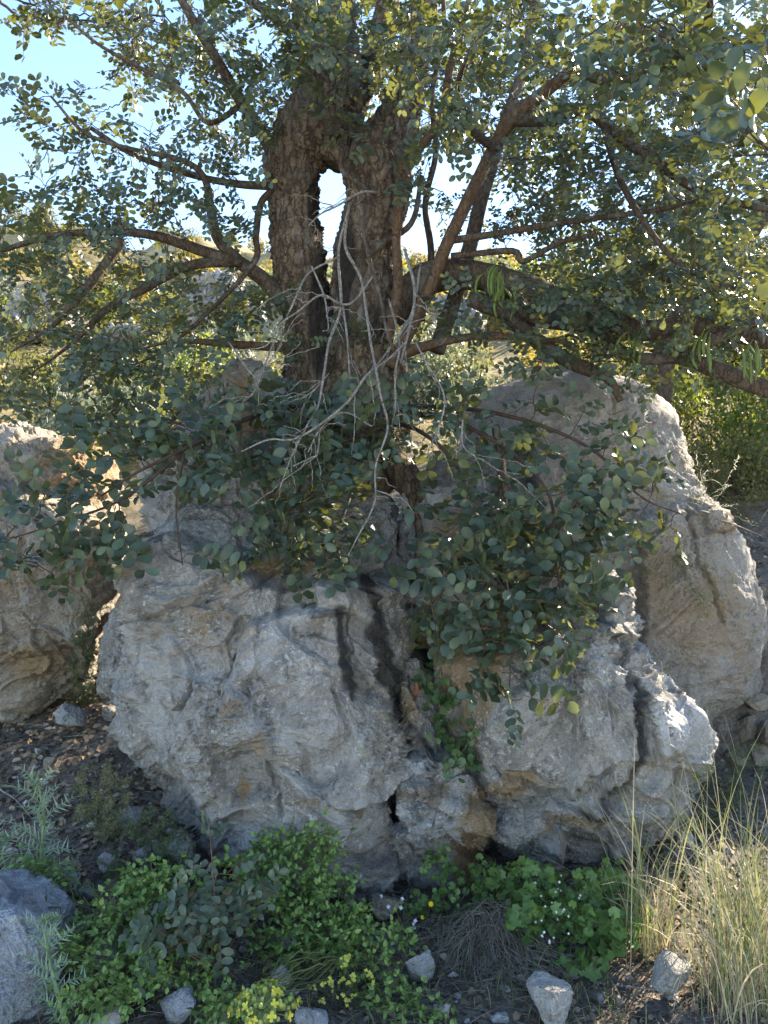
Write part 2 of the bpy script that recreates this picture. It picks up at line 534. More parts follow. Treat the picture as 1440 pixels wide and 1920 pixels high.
def rock_shape(outline, centre, d0, tf, tb, seg=420, rings=150, back=24, seed=1, box=0.62, amp=1.0,
               feats=(), stains=(), rough=1.0, facet=1.0, strata=1.0, cuts=0):
    """a boulder whose outline at depth d0 is given in photo pixels; tf, tb: how far it bulges
    towards and away from the camera (m)"""
    th = np.arange(seg) * 2 * math.pi / seg
    c = P(centre[0], centre[1], d0)
    o = np.array([P(a, b, d0) for a, b in outline])[:, [0, 2]] - c[[0, 2]]
    ang = np.arctan2(o[:, 1], o[:, 0])
    # ray / polygon radius (outline is star shaped about the centre)
    R = np.zeros(seg)
    for k in range(len(o)):
        a, b = o[k], o[(k + 1) % len(o)]
        e = b - a
        D = np.stack([np.cos(th), np.sin(th)], -1)
        den = D[:, 0] * e[1] - D[:, 1] * e[0]
        den = np.where(np.abs(den) < 1e-9, 1e-9, den)
        t = (a[0] * e[1] - a[1] * e[0]) / den
        s = (a[0] * D[:, 1] - a[1] * D[:, 0]) / den
        ok = (t > 0) & (s >= -1e-6) & (s <= 1 + 1e-6)
        R = np.where(ok, np.maximum(R, t), R)
    kk = max(1, seg // 140)
    ker = np.ones(2 * kk + 1) / (2 * kk + 1)
    R = np.convolve(np.concatenate([R[-kk:], R, R[:kk]]), ker, 'valid')
    # rings: uniform radius over the front, then round the back
    rr = np.linspace(0.004, 1, rings) ** 0.9
    vf = np.arcsin(np.clip(rr ** (1 / box), 0, 1))
    vb = np.linspace(math.pi / 2, math.pi - 0.02, back + 1)[1:]
    v = np.concatenate([vf, vb])
    rad = np.sin(v) ** box
    dep = np.sign(np.cos(v)) * np.abs(np.cos(v)) ** 0.8
    yr = d0 - np.where(dep > 0, dep * tf, dep * tb)
    sh = np.minimum(1, yr / d0)                     # the bulge leans in as it nears the eye, like the outline
    X = (c[0] * sh)[:, None] + (rad * sh)[:, None] * R[None] * np.cos(th)[None]
    Z = (EYE + (c[2] - EYE) * sh)[:, None] + (rad * sh)[:, None] * R[None] * np.sin(th)[None]
    Y = yr[:, None] + 0 * X
    V = np.stack([X, Y, Z], -1).reshape(-1, 3)
    m = len(v)
    i = np.arange(m - 1)[:, None] * seg
    j = np.arange(seg)[None]
    j2 = (j + 1) % seg
    a0, a1, b0, b1 = i + j, i + j2, i + seg + j, i + seg + j2
    T = np.concatenate([np.stack([a0, b1, a1], -1).reshape(-1, 3), np.stack([a0, b0, b1], -1).reshape(-1, 3)])
    V = np.vstack([V, P(centre[0], centre[1], d0 - tf), [c[0], d0 + tb, c[2]]])
    k = np.arange(seg)
    T = np.vstack([T, np.stack([np.full(seg, m * seg), k, (k + 1) % seg], -1),
                   np.stack([np.full(seg, m * seg + 1), (m - 1) * seg + (k + 1) % seg, (m - 1) * seg + k], -1)])
    if cuts:
        cr = np.random.RandomState(seed + 500)
        for _ in range(cuts):
            n = cr.normal(size=3); n /= np.linalg.norm(n)
            s_ = (V - c) @ n
            h = s_.max() * cr.uniform(0.5, 0.82)
            V = V - np.outer(np.maximum(s_ - h, 0) * 0.94, n)
    N = vnormals(V, T)
    if np.mean(((V - c) * N).sum(1)) < 0:
        T = T[:, ::-1]; N = -N
    size = float(R.mean())
    S = amp * min(1.0, size / 0.7)
    fq = 1.0 / min(1.0, size / 0.7)
    q = V * fq
    sd = seed * 1.37
    warp = np.stack([perlin(q * 2.1, sd), perlin(q * 2.1, sd + 5), perlin(q * 2.1, sd + 9)], -1)
    qw = q + 0.22 * warp
    f1, f2, cid, off = worley(qw * (1, 1, 1.25), 2.1, sd)
    g1, g2, gid, gof = worley(qw * (1, 1, 1.5), 5.5, sd + 2)
    disp = 0.085 * fbm(q, 1.4, 3, seed=sd)
    bl = sstep(0.0, 0.06, f2 - f1)
    disp += facet * bl * (0.045 * ((cid % 17) / 17.0 - 0.5) + 0.08 * (GR[(cid * 7) % 256] * off).sum(1))
    bl = sstep(0.0, 0.09, g2 - g1)
    disp += facet * bl * (0.016 * ((gid % 13) / 13.0 - 0.5) + 0.036 * (GR[(gid * 5) % 256] * gof).sum(1))
    led = fbm(qw * (1.2, 1.2, 4.2), 1.5, 4, 0.55, sd + 3)
    disp += strata * 0.042 * (np.abs(led) ** 0.7 * np.sign(led))
    rmod = 0.35 + 0.9 * sstep(-0.25, 0.25, fbm(q, 1.9, 2, seed=sd + 14))
    disp += rough * rmod * (0.030 * fbm(qw * (1, 1, 1.5), 7, 4, 0.6, sd + 4) + 0.017 * fbm(qw * (1, 1, 1.7), 20, 3, 0.6, sd + 6, True) + 0.008 * fbm(q, 60, 2, 0.6, sd + 8))
    pit = worley(qw, 16, sd + 5)[0]
    disp -= rough * 0.010 * (1 - sstep(0.10, 0.34, pit)) * sstep(0.0, 0.3, fbm(q, 2.2, 2, seed=sd + 12))
    V2 = V + N * (disp * S)[:, None]
    # placed relief, worked from the front
    px, py = to_px(V)
    wpx = px + 16 * fbm(V, 5, 4, 0.6, seed=sd + 20) + 5 * perlin(V * 25, sd)
    wpy = py + 16 * fbm(V, 5, 4, 0.6, seed=sd + 24) + 5 * perlin(V * 25, sd + 3)
    fw = sstep(0.15, -0.25, N[:, 1])
    for kind, shape, a, wd in feats:
        if kind == 'plate':
            f = sstep(-wd, wd, poly_sd(wpx, wpy, shape))
        elif kind == 'crack':
            f = np.exp(-(line_d(wpx, wpy, shape) / wd) ** 2)
        elif kind == 'bulge':
            f = np.exp(-((px - shape[0]) / shape[2]) ** 2 - ((py - shape[1]) / shape[3]) ** 2)
        V2[:, 1] -= fw * f * a
    at = {k: np.zeros(len(V)) for k in ('ochre', 'dark', 'pale')}
    for kind, shape, a, wd in stains:
        if isinstance(shape[0], (int, float)):
            f = np.exp(-((wpx - shape[0]) / shape[2]) ** 2 - ((wpy - shape[1]) / shape[3]) ** 2)
        elif wd < 0:
            f = sstep(wd, -wd, poly_sd(wpx, wpy, shape))
        else:
            f = np.exp(-(line_d(wpx, wpy, shape) / wd) ** 2)
        at[kind] = np.maximum(at[kind], a * f)
    return V2, T, at

M_grey = rock_mat('grey_limestone', (0.15, 0.143, 0.135), (0.36, 0.348, 0.33), (0.60, 0.588, 0.565), warm=0.15, speck=0.8, bleach=0.65)
M_tan = rock_mat('tan_limestone', (0.18, 0.155, 0.125), (0.38, 0.335, 0.28), (0.56, 0.52, 0.46), (0.33, 0.23, 0.125), warm=0.55, speck=0.35)
M_beige = rock_mat('smooth_beige_limestone', (0.21, 0.19, 0.17), (0.38, 0.355, 0.325), (0.52, 0.495, 0.46), (0.35, 0.275, 0.19), warm=0.3, speck=0.3, bleach=0.4)
M_blue = rock_mat('bluish_grey_limestone', (0.24, 0.25, 0.27), (0.42, 0.435, 0.46), (0.60, 0.61, 0.63), warm=0.05, speck=0.5)
M_pale = rock_mat('pale_limestone', (0.30, 0.29, 0.27), (0.52, 0.505, 0.48), (0.70, 0.685, 0.66), (0.42, 0.33, 0.22), warm=0.25, speck=0.3)

def boulder(name, label, mat, *a, group=None, **k):
    V, T, at = rock_shape(*a, **k)
    bvh_add(V, T)
    return solid(name, V, T, mat, label, 'boulder', group, at)

bvh_add(GV, GT)

# the great left boulder
boulder('boulder', 'big grey limestone boulder left of the central cleft, bulging over the green undergrowth', M_grey,
    [(248, 985), (340, 962), (450, 955), (600, 935), (728, 935), (742, 1100), (752, 1200), (742, 1330), (744, 1450), (752, 1560),
     (740, 1650), (690, 1705), (560, 1700), (450, 1650), (385, 1597), (358, 1530), (290, 1462), (226, 1376), (211, 1290), (228, 1160), (243, 1050)],
    (500, 1330), 3.40, 0.56, 0.55, seg=640, rings=230, seed=3, box=0.55,
    feats=[('plate', [(455, 1215), (480, 1155), (560, 1135), (640, 1150), (660, 1290), (738, 1320), (744, 1470), (640, 1490), (560, 1450), (500, 1400), (430, 1310)], 0.111, 9),
           ('plate', [(405, 1320), (440, 1250), (470, 1290), (520, 1350), (470, 1360)], 0.065, 5),
           ('plate', [(200, 900), (770, 900), (770, 1085), (600, 1095), (480, 1100), (440, 1070), (330, 1020), (200, 1000)], -0.169, 10),
           ('plate', [(595, 1090), (650, 1085), (655, 1150), (590, 1150)], 0.091, 5),
           ('plate', [(470, 1505), (560, 1498), (640, 1510), (760, 1495), (770, 1720), (380, 1720), (400, 1580)], 0.020, 8),
           ('plate', [(560, 1600), (780, 1590), (780, 1720), (560, 1720)], 0.070, 8),
           ('crack', [(500, 1400), (525, 1450), (530, 1520)], -0.030, 4), ('crack', [(655, 1150), (662, 1240), (690, 1300)], -0.030, 5),
           ('crack', [(260, 1000), (300, 1060), (290, 1150)], -0.024, 7), ('crack', [(445, 1225), (430, 1290)], -0.030, 4),
           ('crack', [(700, 1140), (720, 1230), (735, 1330)], -0.042, 8),
           ('bulge', (300, 1330, 90, 130), 0.04, 0), ('bulge', (560, 1330, 110, 130), 0.03, 0),
           ('plate', [(380, 1400), (480, 1390), (520, 1480), (440, 1500)], -0.065, 7)],
    stains=[('ochre', [(255, 980), (270, 1080), (255, 1160)], 0.58, 26), ('ochre', (400, 1180, 143, 91), 0.63, 0), ('ochre', (520, 1070, 104, 33), 0.86, 0),
            ('ochre', (445, 1310, 44, 52), 0.63, 0), ('ochre', (495, 1375, 46, 44), 0.60, 0), ('ochre', (455, 1480, 23, 28), 0.81, 0), ('ochre', (655, 1515, 18, 18), 0.81, 0),
            ('ochre', (290, 1330, 65, 78), 0.35, 0), ('ochre', (420, 1110, 78, 39), 0.50, 0), ('ochre', (560, 1490, 78, 18), 0.50, 0),
            ('pale', (590, 1240, 90, 90), 0.55, 0), ('pale', (310, 1290, 60, 80), 0.30, 0), ('pale', (430, 1570, 50, 40), 0.45, 0), ('pale', (700, 1400, 40, 60), 0.35, 0),
            ('pale', (640, 1570, 80, 30), 0.35, 0),
            ('dark', [(640, 1140), (652, 1230), (668, 1300)], 0.85, 10), ('dark', [(690, 1090), (705, 1200), (730, 1320)], 1.0, 18),
            ('dark', (520, 1010, 130, 40), 0.52, 0), ('dark', (640, 1110, 70, 24), 0.52, 0), ('dark', (480, 1340, 30, 14), 0.22, 0), ('dark', (690, 1590, 70, 30), 0.60, 0), ('dark', (450, 1420, 60, 26), 0.30, 0)])  # two dark streaks, then darker marks on the set-back top and lower ledges

# the wedge in the cleft
boulder('wedged_rock', 'rugged grey wedge of rock jammed low in the cleft between the two big boulders', M_grey,
    [(748, 1225), (792, 1240), (822, 1320), (850, 1400), (893, 1455), (926, 1528), (905, 1585), (888, 1660), (845, 1692), (740, 1700), (640, 1690), (640, 1620), (735, 1560), (738, 1440), (742, 1330)],
    (800, 1510), 3.30, 0.40, 0.4, seg=420, rings=150, seed=11, box=0.6, amp=1.25,
    feats=[('plate', [(735, 1440), (800, 1470), (870, 1500), (930, 1540), (900, 1590), (830, 1560), (770, 1580), (735, 1560)], 0.078, 8),
           ('plate', [(740, 1210), (800, 1230), (850, 1420), (760, 1430), (735, 1400)], -0.091, 7),
           ('plate', [(620, 1590), (900, 1600), (900, 1720), (620, 1720)], -0.039, 7),
           ('crack', [(735, 1440), (770, 1480), (840, 1520)], -0.030, 5)],
    stains=[('ochre', (895, 1530, 44, 59), 1.20, 0), ('ochre', (880, 1620, 33, 65), 1.12, 0), ('ochre', (775, 1330, 44, 78), 0.77, 0), ('ochre', (800, 1480, 78, 18), 0.70, 0),
            ('dark', [(765, 1360), (790, 1400), (815, 1425)], 0.75, 10), ('dark', (780, 1575, 40, 22), 0.75, 0), ('dark', (700, 1640, 80, 30), 0.60, 0),  # darker along the inset face, below the raised plate and at the foot
            ('pale', (770, 1440, 40, 16), 0.8, 0), ('pale', (780, 1650, 60, 20), 0.6, 0), ('pale', (850, 1480, 40, 20), 0.4, 0)])

# the great right boulder
boulder('boulder', 'big grey limestone boulder right of the central cleft with a dark water streak', M_grey,
    [(790, 905), (900, 850), (965, 880), (1010, 965), (1070, 1005), (1130, 1040), (1176, 1100), (1192, 1205), (1252, 1285), (1302, 1342), (1316, 1420),
     (1292, 1500), (1270, 1552), (1215, 1606), (1100, 1628), (1000, 1618), (938, 1612), (922, 1540), (902, 1435), (856, 1335), (795, 1235), (768, 1150), (756, 1020)],
    (1040, 1310), 3.44, 0.58, 0.55, seg=640, rings=230, seed=8, box=0.55,
    feats=[('plate', [(740, 830), (1010, 830), (1010, 980), (1130, 1050), (1140, 1160), (1000, 1210), (900, 1225), (740, 1240)], -0.156, 16),
           ('plate', [(905, 1290), (1000, 1280), (1120, 1200), (1160, 1100), (1190, 1180), (1260, 1290), (1310, 1350), (1310, 1440), (1180, 1420), (1050, 1480), (920, 1470)], 0.060, 8),
           ('plate', [(960, 1480), (1060, 1500), (1180, 1470), (1240, 1500), (1180, 1560), (1080, 1570), (990, 1540)], -0.045, 7),
           ('plate', [(930, 1430), (980, 1440), (1100, 1500), (1110, 1525), (1010, 1500)], -0.058, 5),
           ('plate', [(1190, 1300), (1250, 1290), (1312, 1350), (1312, 1420), (1220, 1405)], 0.065, 5),
           ('crack', [(1150, 1150), (1182, 1250), (1195, 1360), (1185, 1470), (1120, 1545)], -0.033, 6),
           ('crack', [(1010, 1520), (1090, 1500), (1150, 1440)], -0.030, 5), ('crack', [(1180, 1075), (1205, 1150), (1180, 1210)], -0.036, 6),
           ('crack', [(1220, 1400), (1260, 1405), (1300, 1398)], -0.018, 4),
           ('bulge', (1150, 1350, 90, 100), 0.04, 0), ('bulge', (1230, 1450, 80, 80), 0.03, 0)],
    stains=[('ochre', (860, 1240, 117, 65), 1.20, 0), ('ochre', (900, 1330, 26, 78), 1.20, 0), ('ochre', (930, 1255, 16, 28), 1.20, 0), ('ochre', (960, 1470, 52, 39), 0.98, 0), ('ochre', (870, 1000, 91, 104), 0.84, 0), ('ochre', (1080, 1540, 78, 26), 0.70, 0), ('ochre', (890, 1180, 104, 52), 1.12, 0),
            ('dark', [(1120, 1140), (1165, 1210), (1190, 1290), (1195, 1400), (1180, 1470), (1110, 1520)], 0.75, 13), ('dark', [(950, 890), (990, 960), (1020, 1010)], 0.68, 27),
            ('dark', (1020, 1250, 40, 30), 0.41, 0), ('dark', [(1180, 1075), (1210, 1150), (1180, 1210)], 0.68, 10), ('dark', (880, 960, 40, 60), 0.38, 0), ('dark', (1130, 1540, 60, 20), 0.34, 0),  # streaks, plus darker marks in the inset top and lower hollow
            ('pale', (1120, 1250, 50, 90), 0.6, 0), ('pale', (1240, 1330, 60, 50), 0.75, 0), ('pale', (1130, 1070, 40, 50), 0.5, 0), ('pale', (1030, 1330, 60, 60), 0.35, 0), ('pale', (1290, 1430, 26, 70), 0.5, 0)])

# smooth tall boulder behind on the right
boulder('boulder', 'tall smooth beige boulder with a rounded top behind the right grey boulder', M_beige,
    [(872, 790), (915, 728), (1000, 702), (1090, 690), (1200, 716), (1266, 792), (1297, 885), (1342, 962), (1396, 1050), (1424, 1150), (1402, 1305),
     (1330, 1350), (1320, 1450), (1200, 1500), (1000, 1400), (880, 1200), (850, 950)],
    (1140, 1060), 4.15, 0.50, 0.7, seg=520, rings=180, seed=21, box=0.5, amp=0.75, facet=0.5, rough=0.9, strata=0.6,
    feats=[('plate', [(1190, 960), (1330, 940), (1440, 1060), (1440, 1360), (1190, 1420)], 0.091, 12),
           ('crack', [(1270, 960), (1300, 1040), (1325, 1110), (1335, 1160)], -0.042, 5), ('crack', [(1120, 700), (1150, 780), (1180, 820)], -0.018, 4),
           ('plate', [(1290, 960), (1345, 955), (1350, 990), (1310, 1000)], 0.078, 5),
           ('plate', [(930, 850), (1000, 830), (1010, 960), (960, 990)], -0.156, 10)],
    stains=[('ochre', (1290, 1150, 117, 104), 0.98, 0), ('ochre', (1220, 1090, 52, 130), 0.84, 0), ('ochre', (1340, 980, 39, 26), 0.98, 0), ('ochre', (1380, 1240, 65, 78), 0.70, 0),
            ('dark', (1310, 1170, 60, 40), 0.34, 0), ('pale', (1330, 1070, 50, 50), 0.4, 0), ('pale', (1300, 1260, 60, 40), 0.3, 0), ('dark', [(960, 860), (985, 960)], 0.60, 15)])  # last dark line follows the inset on the left

boulder('boulder', 'dark rock slab under the tree base, half hidden behind low carob shoots', M_grey,
    [(300, 830), (390, 720), (470, 690), (560, 730), (650, 790), (720, 860), (740, 1000), (700, 1120), (400, 1120), (262, 1060), (255, 930)],
    (500, 930), 3.72, 0.34, 0.5, seg=360, rings=120, seed=31, box=0.6,
    stains=[('dark', (540, 830, 130, 90), 0.52, 0), ('ochre', (440, 760, 78, 78), 0.98, 0), ('dark', [(520, 730), (640, 800), (700, 870)], 0.68, 20), ('ochre', (700, 950, 52, 78), 0.98, 0)],
    feats=[('crack', [(500, 720), (580, 790), (700, 850)], -0.036, 9)])

boulder('boulder', 'rounded tan boulder at the left edge behind the dark leaf litter', M_tan,
    [(-190, 900), (-60, 890), (90, 930), (190, 960), (222, 1010), (226, 1090), (176, 1190), (140, 1280), (60, 1345), (-60, 1385), (-190, 1370)],
    (20, 1140), 4.05, 0.42, 0.5, seg=400, rings=130, seed=41, box=0.55, amp=0.9,
    feats=[('crack', [(-40, 1215), (60, 1220), (130, 1205)], -0.030, 4), ('plate', [(-200, 1220), (60, 1228), (140, 1210), (120, 1400), (-200, 1400)], -0.065, 7)],
    stains=[('ochre', (60, 1240, 104, 52), 0.84, 0), ('dark', (180, 1080, 30, 60), 0.38, 0), ('ochre', (30, 1060, 117, 65), 0.49, 0)])
boulder('boulder', 'pale sunlit boulder at the left edge below the leafy branches, topmost of the left rocks', M_tan,
    [(-190, 860), (-80, 800), (40, 795), (110, 812), (180, 835), (205, 900), (212, 970), (150, 1000), (0, 1000), (-190, 990)],
    (30, 905), 4.45, 0.34, 0.5, seg=320, rings=100, seed=47, box=0.55,
    stains=[('ochre', (160, 880, 78, 78), 1.12, 0), ('pale', (50, 960, 60, 30), 0.5, 0)])  # ochre patch puts the orange sunlit right side into the colour
boulder('rock_slab', 'narrow dark grey rock slab leaning against the left side of the big boulder', M_grey,
    [(236, 1120), (262, 1150), (258, 1300), (215, 1318), (182, 1300), (190, 1200), (212, 1140)], (222, 1225), 3.75, 0.14, 0.3, seg=160, rings=60, seed=51)
boulder('boulder', 'bluish grey boulder cut off by the bottom left corner beside the thistles', M_blue,
    [(-130, 1690), (-20, 1672), (50, 1690), (98, 1745), (112, 1830), (104, 1920), (80, 2000), (-130, 2020)], (-10, 1840), 2.42, 0.20, 0.3,
    seg=360, rings=120, seed=55, box=0.55, amp=0.85, stains=[('dark', (70, 1880, 50, 60), 0.38, 0), ('pale', (20, 1720, 50, 40), 0.5, 0)])

# ---- loose stones on the ground: px, py of the foot, width, height (px), material, label
def stone(px, py, wd, ht, mat, label, seed, d=None, lift=0.0, group=None, cat='stone'):
    if d is None:
        d = G(px, py)[1]
    ol = ellipse(px, py - ht * 0.45, wd / 2, ht * 0.58, 26, 0.09, seed)
    V, T, at = rock_shape(ol, (px, py - ht * 0.45), d, wd / FPX * d * 0.42, wd / FPX * d * 0.42, seg=90, rings=34, back=14, seed=seed, box=0.6, amp=0.8, rough=0.8, facet=0.6, strata=0.7, cuts=20)
    bvh_add(V, T)
    return solid('stone', V, T, mat, label, cat, group, at)

stone(1040, 1925, 132, 92, M_pale, 'large pale faceted stone on the ground at the bottom edge, right of centre', 61)
stone(785, 1845, 82, 62, M_pale, 'grey white stone beside the dry grass, left of the matted straw', 62)
stone(522, 1856, 52, 44, M_pale, 'small cream stone between the two green shrubs above the yellow spurge head', 63)
stone(336, 1925, 86, 70, M_blue, 'grey stone at the bottom edge below the carob seedling', 64)
stone(592, 1945, 130, 58, M_blue, 'flat bluish white stone at the bottom edge right of the spurge head', 65)
stone(205, 1928, 76, 46, M_pale, 'low grey stone at the bottom edge right of the lower thistle', 66)
stone(1258, 1868, 95, 78, M_pale, 'whitish stone half hidden at the left foot of the grass tussock', 67)
stone(824, 1908, 46, 28, M_pale, 'small white stone on bare soil left of the large pale stone', 68)
stone(942, 1922, 40, 32, M_blue, 'small grey stone touching the left side of the large pale stone', 69)
stone(1126, 1885, 26, 20, M_grey, 'pebble just right of the large pale stone', 70)
stone(1160, 1890, 22, 32, M_tan, 'upright tan pebble second to the right of the large pale stone', 71)
stone(132, 1376, 66, 66, M_blue, 'pointed grey stone standing on the dark litter left of the big boulder', 72)
stone(203, 1352, 44, 36, M_grey, 'small grey stone tucked between leaning slab and big boulder', 73)
stone(92, 1445, 42, 28, M_tan, 'small tan stone lying on the dark litter above the thistle', 74)
stone(72, 1416, 17, 15, M_pale, 'pale pebble on the litter left of the pointed grey stone', 75)
stone(342, 1648, 74, 112, M_pale, 'upright cream block of stone under the left overhang of the big boulder', 76)
stone(246, 1562, 84, 66, M_blue, 'grey stone behind the wispy asparagus plants at left', 77)
stone(282, 1622, 70, 52, M_pale, 'cream stone left of the upright block under the overhang', 78)
stone(205, 1640, 66, 40, M_pale, 'grey stone on the soil right of the tall thistle', 79)
stone(132, 1668, 40, 56, M_blue, 'bluish stone right of the tall thistle stem', 80)
stone(160, 1690, 52, 34, M_blue, 'round bluish stone at the upper left rim of the left green shrub', 81)
stone(200, 1822, 92, 66, M_blue, 'grey stone in the shade under the left green shrub', 82)
stone(530, 1788, 60, 60, M_blue, 'grey stone showing between the carob seedling and the right green shrub', 83)
stone(720, 1735, 74, 66, M_tan, 'tan stone at the foot of the wedged rock', 84)
stone(1285, 1585, 34, 44, M_pale, 'cream stone at the lower right corner of the right grey boulder', 85)
stone(1100, 1745, 60, 40, M_grey, 'grey stone under the round leaved ground plants', 86)

# ---- dry stone wall at the right edge
wall_loc = G(1415, 1470)
wall_loc[1] = 3.85
wall_loc[2] = ghs(wall_loc[0], 3.85)
wall = thing('dry_stone_wall', wall_loc, 'loose dry stone wall of tan rubble at the right edge behind the grass', 'stone wall')
for k, (px, py, wd, ht) in enumerate([(1414, 1312, 62, 56), (1400, 1368, 74, 66), (1446, 1372, 62, 60), (1436, 1424, 80, 70), (1384, 1420, 50, 60), (1412, 1470, 90, 60), (1480, 1330, 70, 60),
                                      (1492, 1420, 70, 70), (1352, 1462, 56, 44), (1470, 1482, 76, 60), (1424, 1262, 60, 50), (1466, 1270, 60, 60), (1436, 1205, 56, 62), (1500, 1220, 80, 70),
                                      (1440, 1148, 60, 52), (1500, 1150, 70, 60), (1370, 1500, 60, 40), (1430, 1520, 80, 44)]):
    d = 3.92 + 0.05 * math.sin(k * 2.3) + (0.25 if py < 1280 else 0)
    V, T, at = rock_shape(ellipse(px, py, wd / 2, ht / 2, 22, 0.08, k + 100), (px, py), d, 0.10, 0.14, seg=72, rings=28, back=10, seed=k + 100, box=0.5, amp=0.8, rough=0.8, facet=0.6, strata=0.7, cuts=20)
    at['ochre'] += 0.35
    bvh_add(V, T)
    part('stone', V, T, M_tan, wall, at)

BVH = BVHTree.FromPolygons(np.concatenate(BV).tolist(), np.concatenate(BT).tolist())
def surf(px, py, default=4.0):
    """distance (along the view axis) to the first rock or soil surface at a photo pixel"""
    v = Vector(((px - 720) / FPX, 1, -(py - 960) / FPX))
    h = BVH.ray_cast(Vector((0, 0, EYE)), v.normalized())
    return h[0].y if h[0] is not None else default
# ------------------------------------------------------------------ leaf templates
def leaflet(L, W, lod, fold=0.15, curl=0.15, notch=0.04, rs=None, pointed=False):
    """one leaflet along +x, upper side +z"""
    if pointed:
        prof = [(0.16, 0.26), (0.42, 0.48), (0.72, 0.30)] if lod == 0 else [(0.40, 0.46)]
    else:
        prof = [(0.14, 0.24), (0.42, 0.45), (0.74, 0.47), (0.95, 0.22)] if lod == 0 else [(0.28, 0.38), (0.78, 0.44)]
    tip = 1.0 if pointed else 1.0 - notch
    mid = [0.0] + [p for p, _ in prof] + [tip]
    V = [(t * L, 0, 0) for t in mid]
    nm = len(mid)
    for s in (1, -1):
        for t, wv in prof:
            V.append((t * L, s * wv * W, 0))
    V = np.array(V, float)
    k = len(prof)
    T = []
    for si in (0, 1):
        e = nm + si * k
        f = [(0, 1, e)]
        for i in range(k - 1):
            f += [(i + 1, i + 2, e + i + 1), (i + 1, e + i + 1, e + i)]
        f += [(k, k + 1, e + k - 1)]
        T += f if si == 0 else [(a, c, b) for a, b, c in f]
    if rs is not None and lod == 0:
        V[nm:, 2] += rs.normal(size=2 * k) * 0.035 * L
    V[:, 2] += fold * np.abs(V[:, 1]) - curl * V[:, 0] ** 2 / L + (0 if rs is None else rs.uniform(-.05, .05) * V[:, 1])
    return V, np.array(T)

def xform(axis, normal, origin):
    a = np.asarray(axis, float); a = a / (np.linalg.norm(a) + 1e-9)
    n = np.asarray(normal, float); n = n - a * (n @ a)
    if np.linalg.norm(n) < 1e-3:
        n = np.cross(a, (0.3, 0.2, 0.9))
    n = n / np.linalg.norm(n)
    M = np.eye(4)
    M[:3, 0], M[:3, 1], M[:3, 2], M[:3, 3] = a, np.cross(n, a), n, origin
    return M

def pinnate(seed, pairs, L, l0, w0, lod, ang=68, terminal=False, droop=0.5, pointed=False, jitter=0.25):
    """a feathered leaf: stalk along +x carrying pairs of leaflets"""
    rs = np.random.RandomState(seed)
    g = Geo()
    x = np.linspace(0, 1, 5)
    spine = lambda t: np.array([t * L, 0.02 * math.sin(3 * t + seed), -droop * L * t * t * 0.5])
    pts = np.array([spine(t) for t in x])
    V, T = tube(pts, np.linspace(0.0016, 0.0007, 5), 3, cap=False)
    g.add(V, T, np.stack([np.full(len(V), .5), np.ones(len(V))], -1))
    ts = np.linspace(0.26, 0.97, pairs)
    for i, t in enumerate(ts):
        sc = (0.72 + 0.42 * math.sin(math.pi * (0.25 + 0.6 * i / max(1, pairs - 1))))
        for s in (1, -1):
            if rs.rand() < 0.06:
                continue
            le = l0 * sc * rs.uniform(0.85, 1.12)
            V, T = leaflet(le, w0 * sc * rs.uniform(0.88, 1.12), lod, rs.uniform(0.0, 0.45), rs.uniform(-0.25, 0.5), rs=rs, pointed=pointed)
            A = math.radians(ang + rs.uniform(-14, 14) - (16 if t > 0.9 else 0))
            ax = np.array([math.cos(A), s * math.sin(A), rs.uniform(-jitter, jitter)])
            nr = np.array([rs.uniform(-.35, .35), rs.uniform(-.35, .35) - 0.15 * s, 1])
            M = xform(ax, nr, spine(t + rs.uniform(-.02, .02)))
            V = V @ M[:3, :3].T + M[:3, 3]
            nm = (len(V) - 2) // 3 + 2                       # the paler midrib runs down the first nm points
            g.add(V, T, np.stack([np.full(len(V), rs.rand()), np.where(np.arange(len(V)) < nm, 0.14, 0.0)], -1))
    if terminal:
        V, T = leaflet(l0 * 1.1, w0 * 1.1, lod, 0.12, 0.15, rs=rs, pointed=pointed)
        M = xform((1, 0, -.2), (0.2, 0, 1), spine(1.0))
        g.add(V @ M[:3, :3].T + M[:3, 3], T, np.stack([np.full(len(V), rs.rand()), np.zeros(len(V))], -1))
    return g.get()

def place_leaves(parent, plc, temps, mat, nparts, pname='leaf', sname='foliage', far=None):
    """plc: list of (4x4, template index, scale). The ones that show largest become parts, the rest one stuff part"""
    if not plc:
        return
    base = np.array(parent.location)
    pos = np.array([m[:3, 3] for m, _, _ in plc])
    px, py = to_px(pos)
    inf = (px > -20) & (px < 1460) & (py > -20) & (py < 1940)
    score = np.where(inf, np.array([s for _, _, s in plc]) / np.maximum(pos[:, 1], 0.3), 0)
    order = np.argsort(-score)
    chosen = set(int(i) for i in order[:nparts] if score[i] > 0)
    cache = {}
    g = Geo()
    for i, (M, ti, s) in enumerate(plc):
        V, T, A = temps[ti]
        if i in chosen:
            if ti not in cache:
                cache[ti] = make_mesh(pname, V, T, A)
                cache[ti].materials.append(mat)
            o = bpy.data.objects.new(pname, cache[ti])
            COL.objects.link(o)
            o.parent = parent
            m4 = M.copy(); m4[:3, :3] *= s; m4[:3, 3] -= base
            o.matrix_local = Matrix(m4.tolist())
        else:
            g.add(V @ (M[:3, :3].T * s) + M[:3, 3], T, np.stack([A['rnd'], A['stem']], -1))
    if g.n:
        V, T, A = g.get()
        part(sname, V, T, mat, parent, A, kind='stuff')

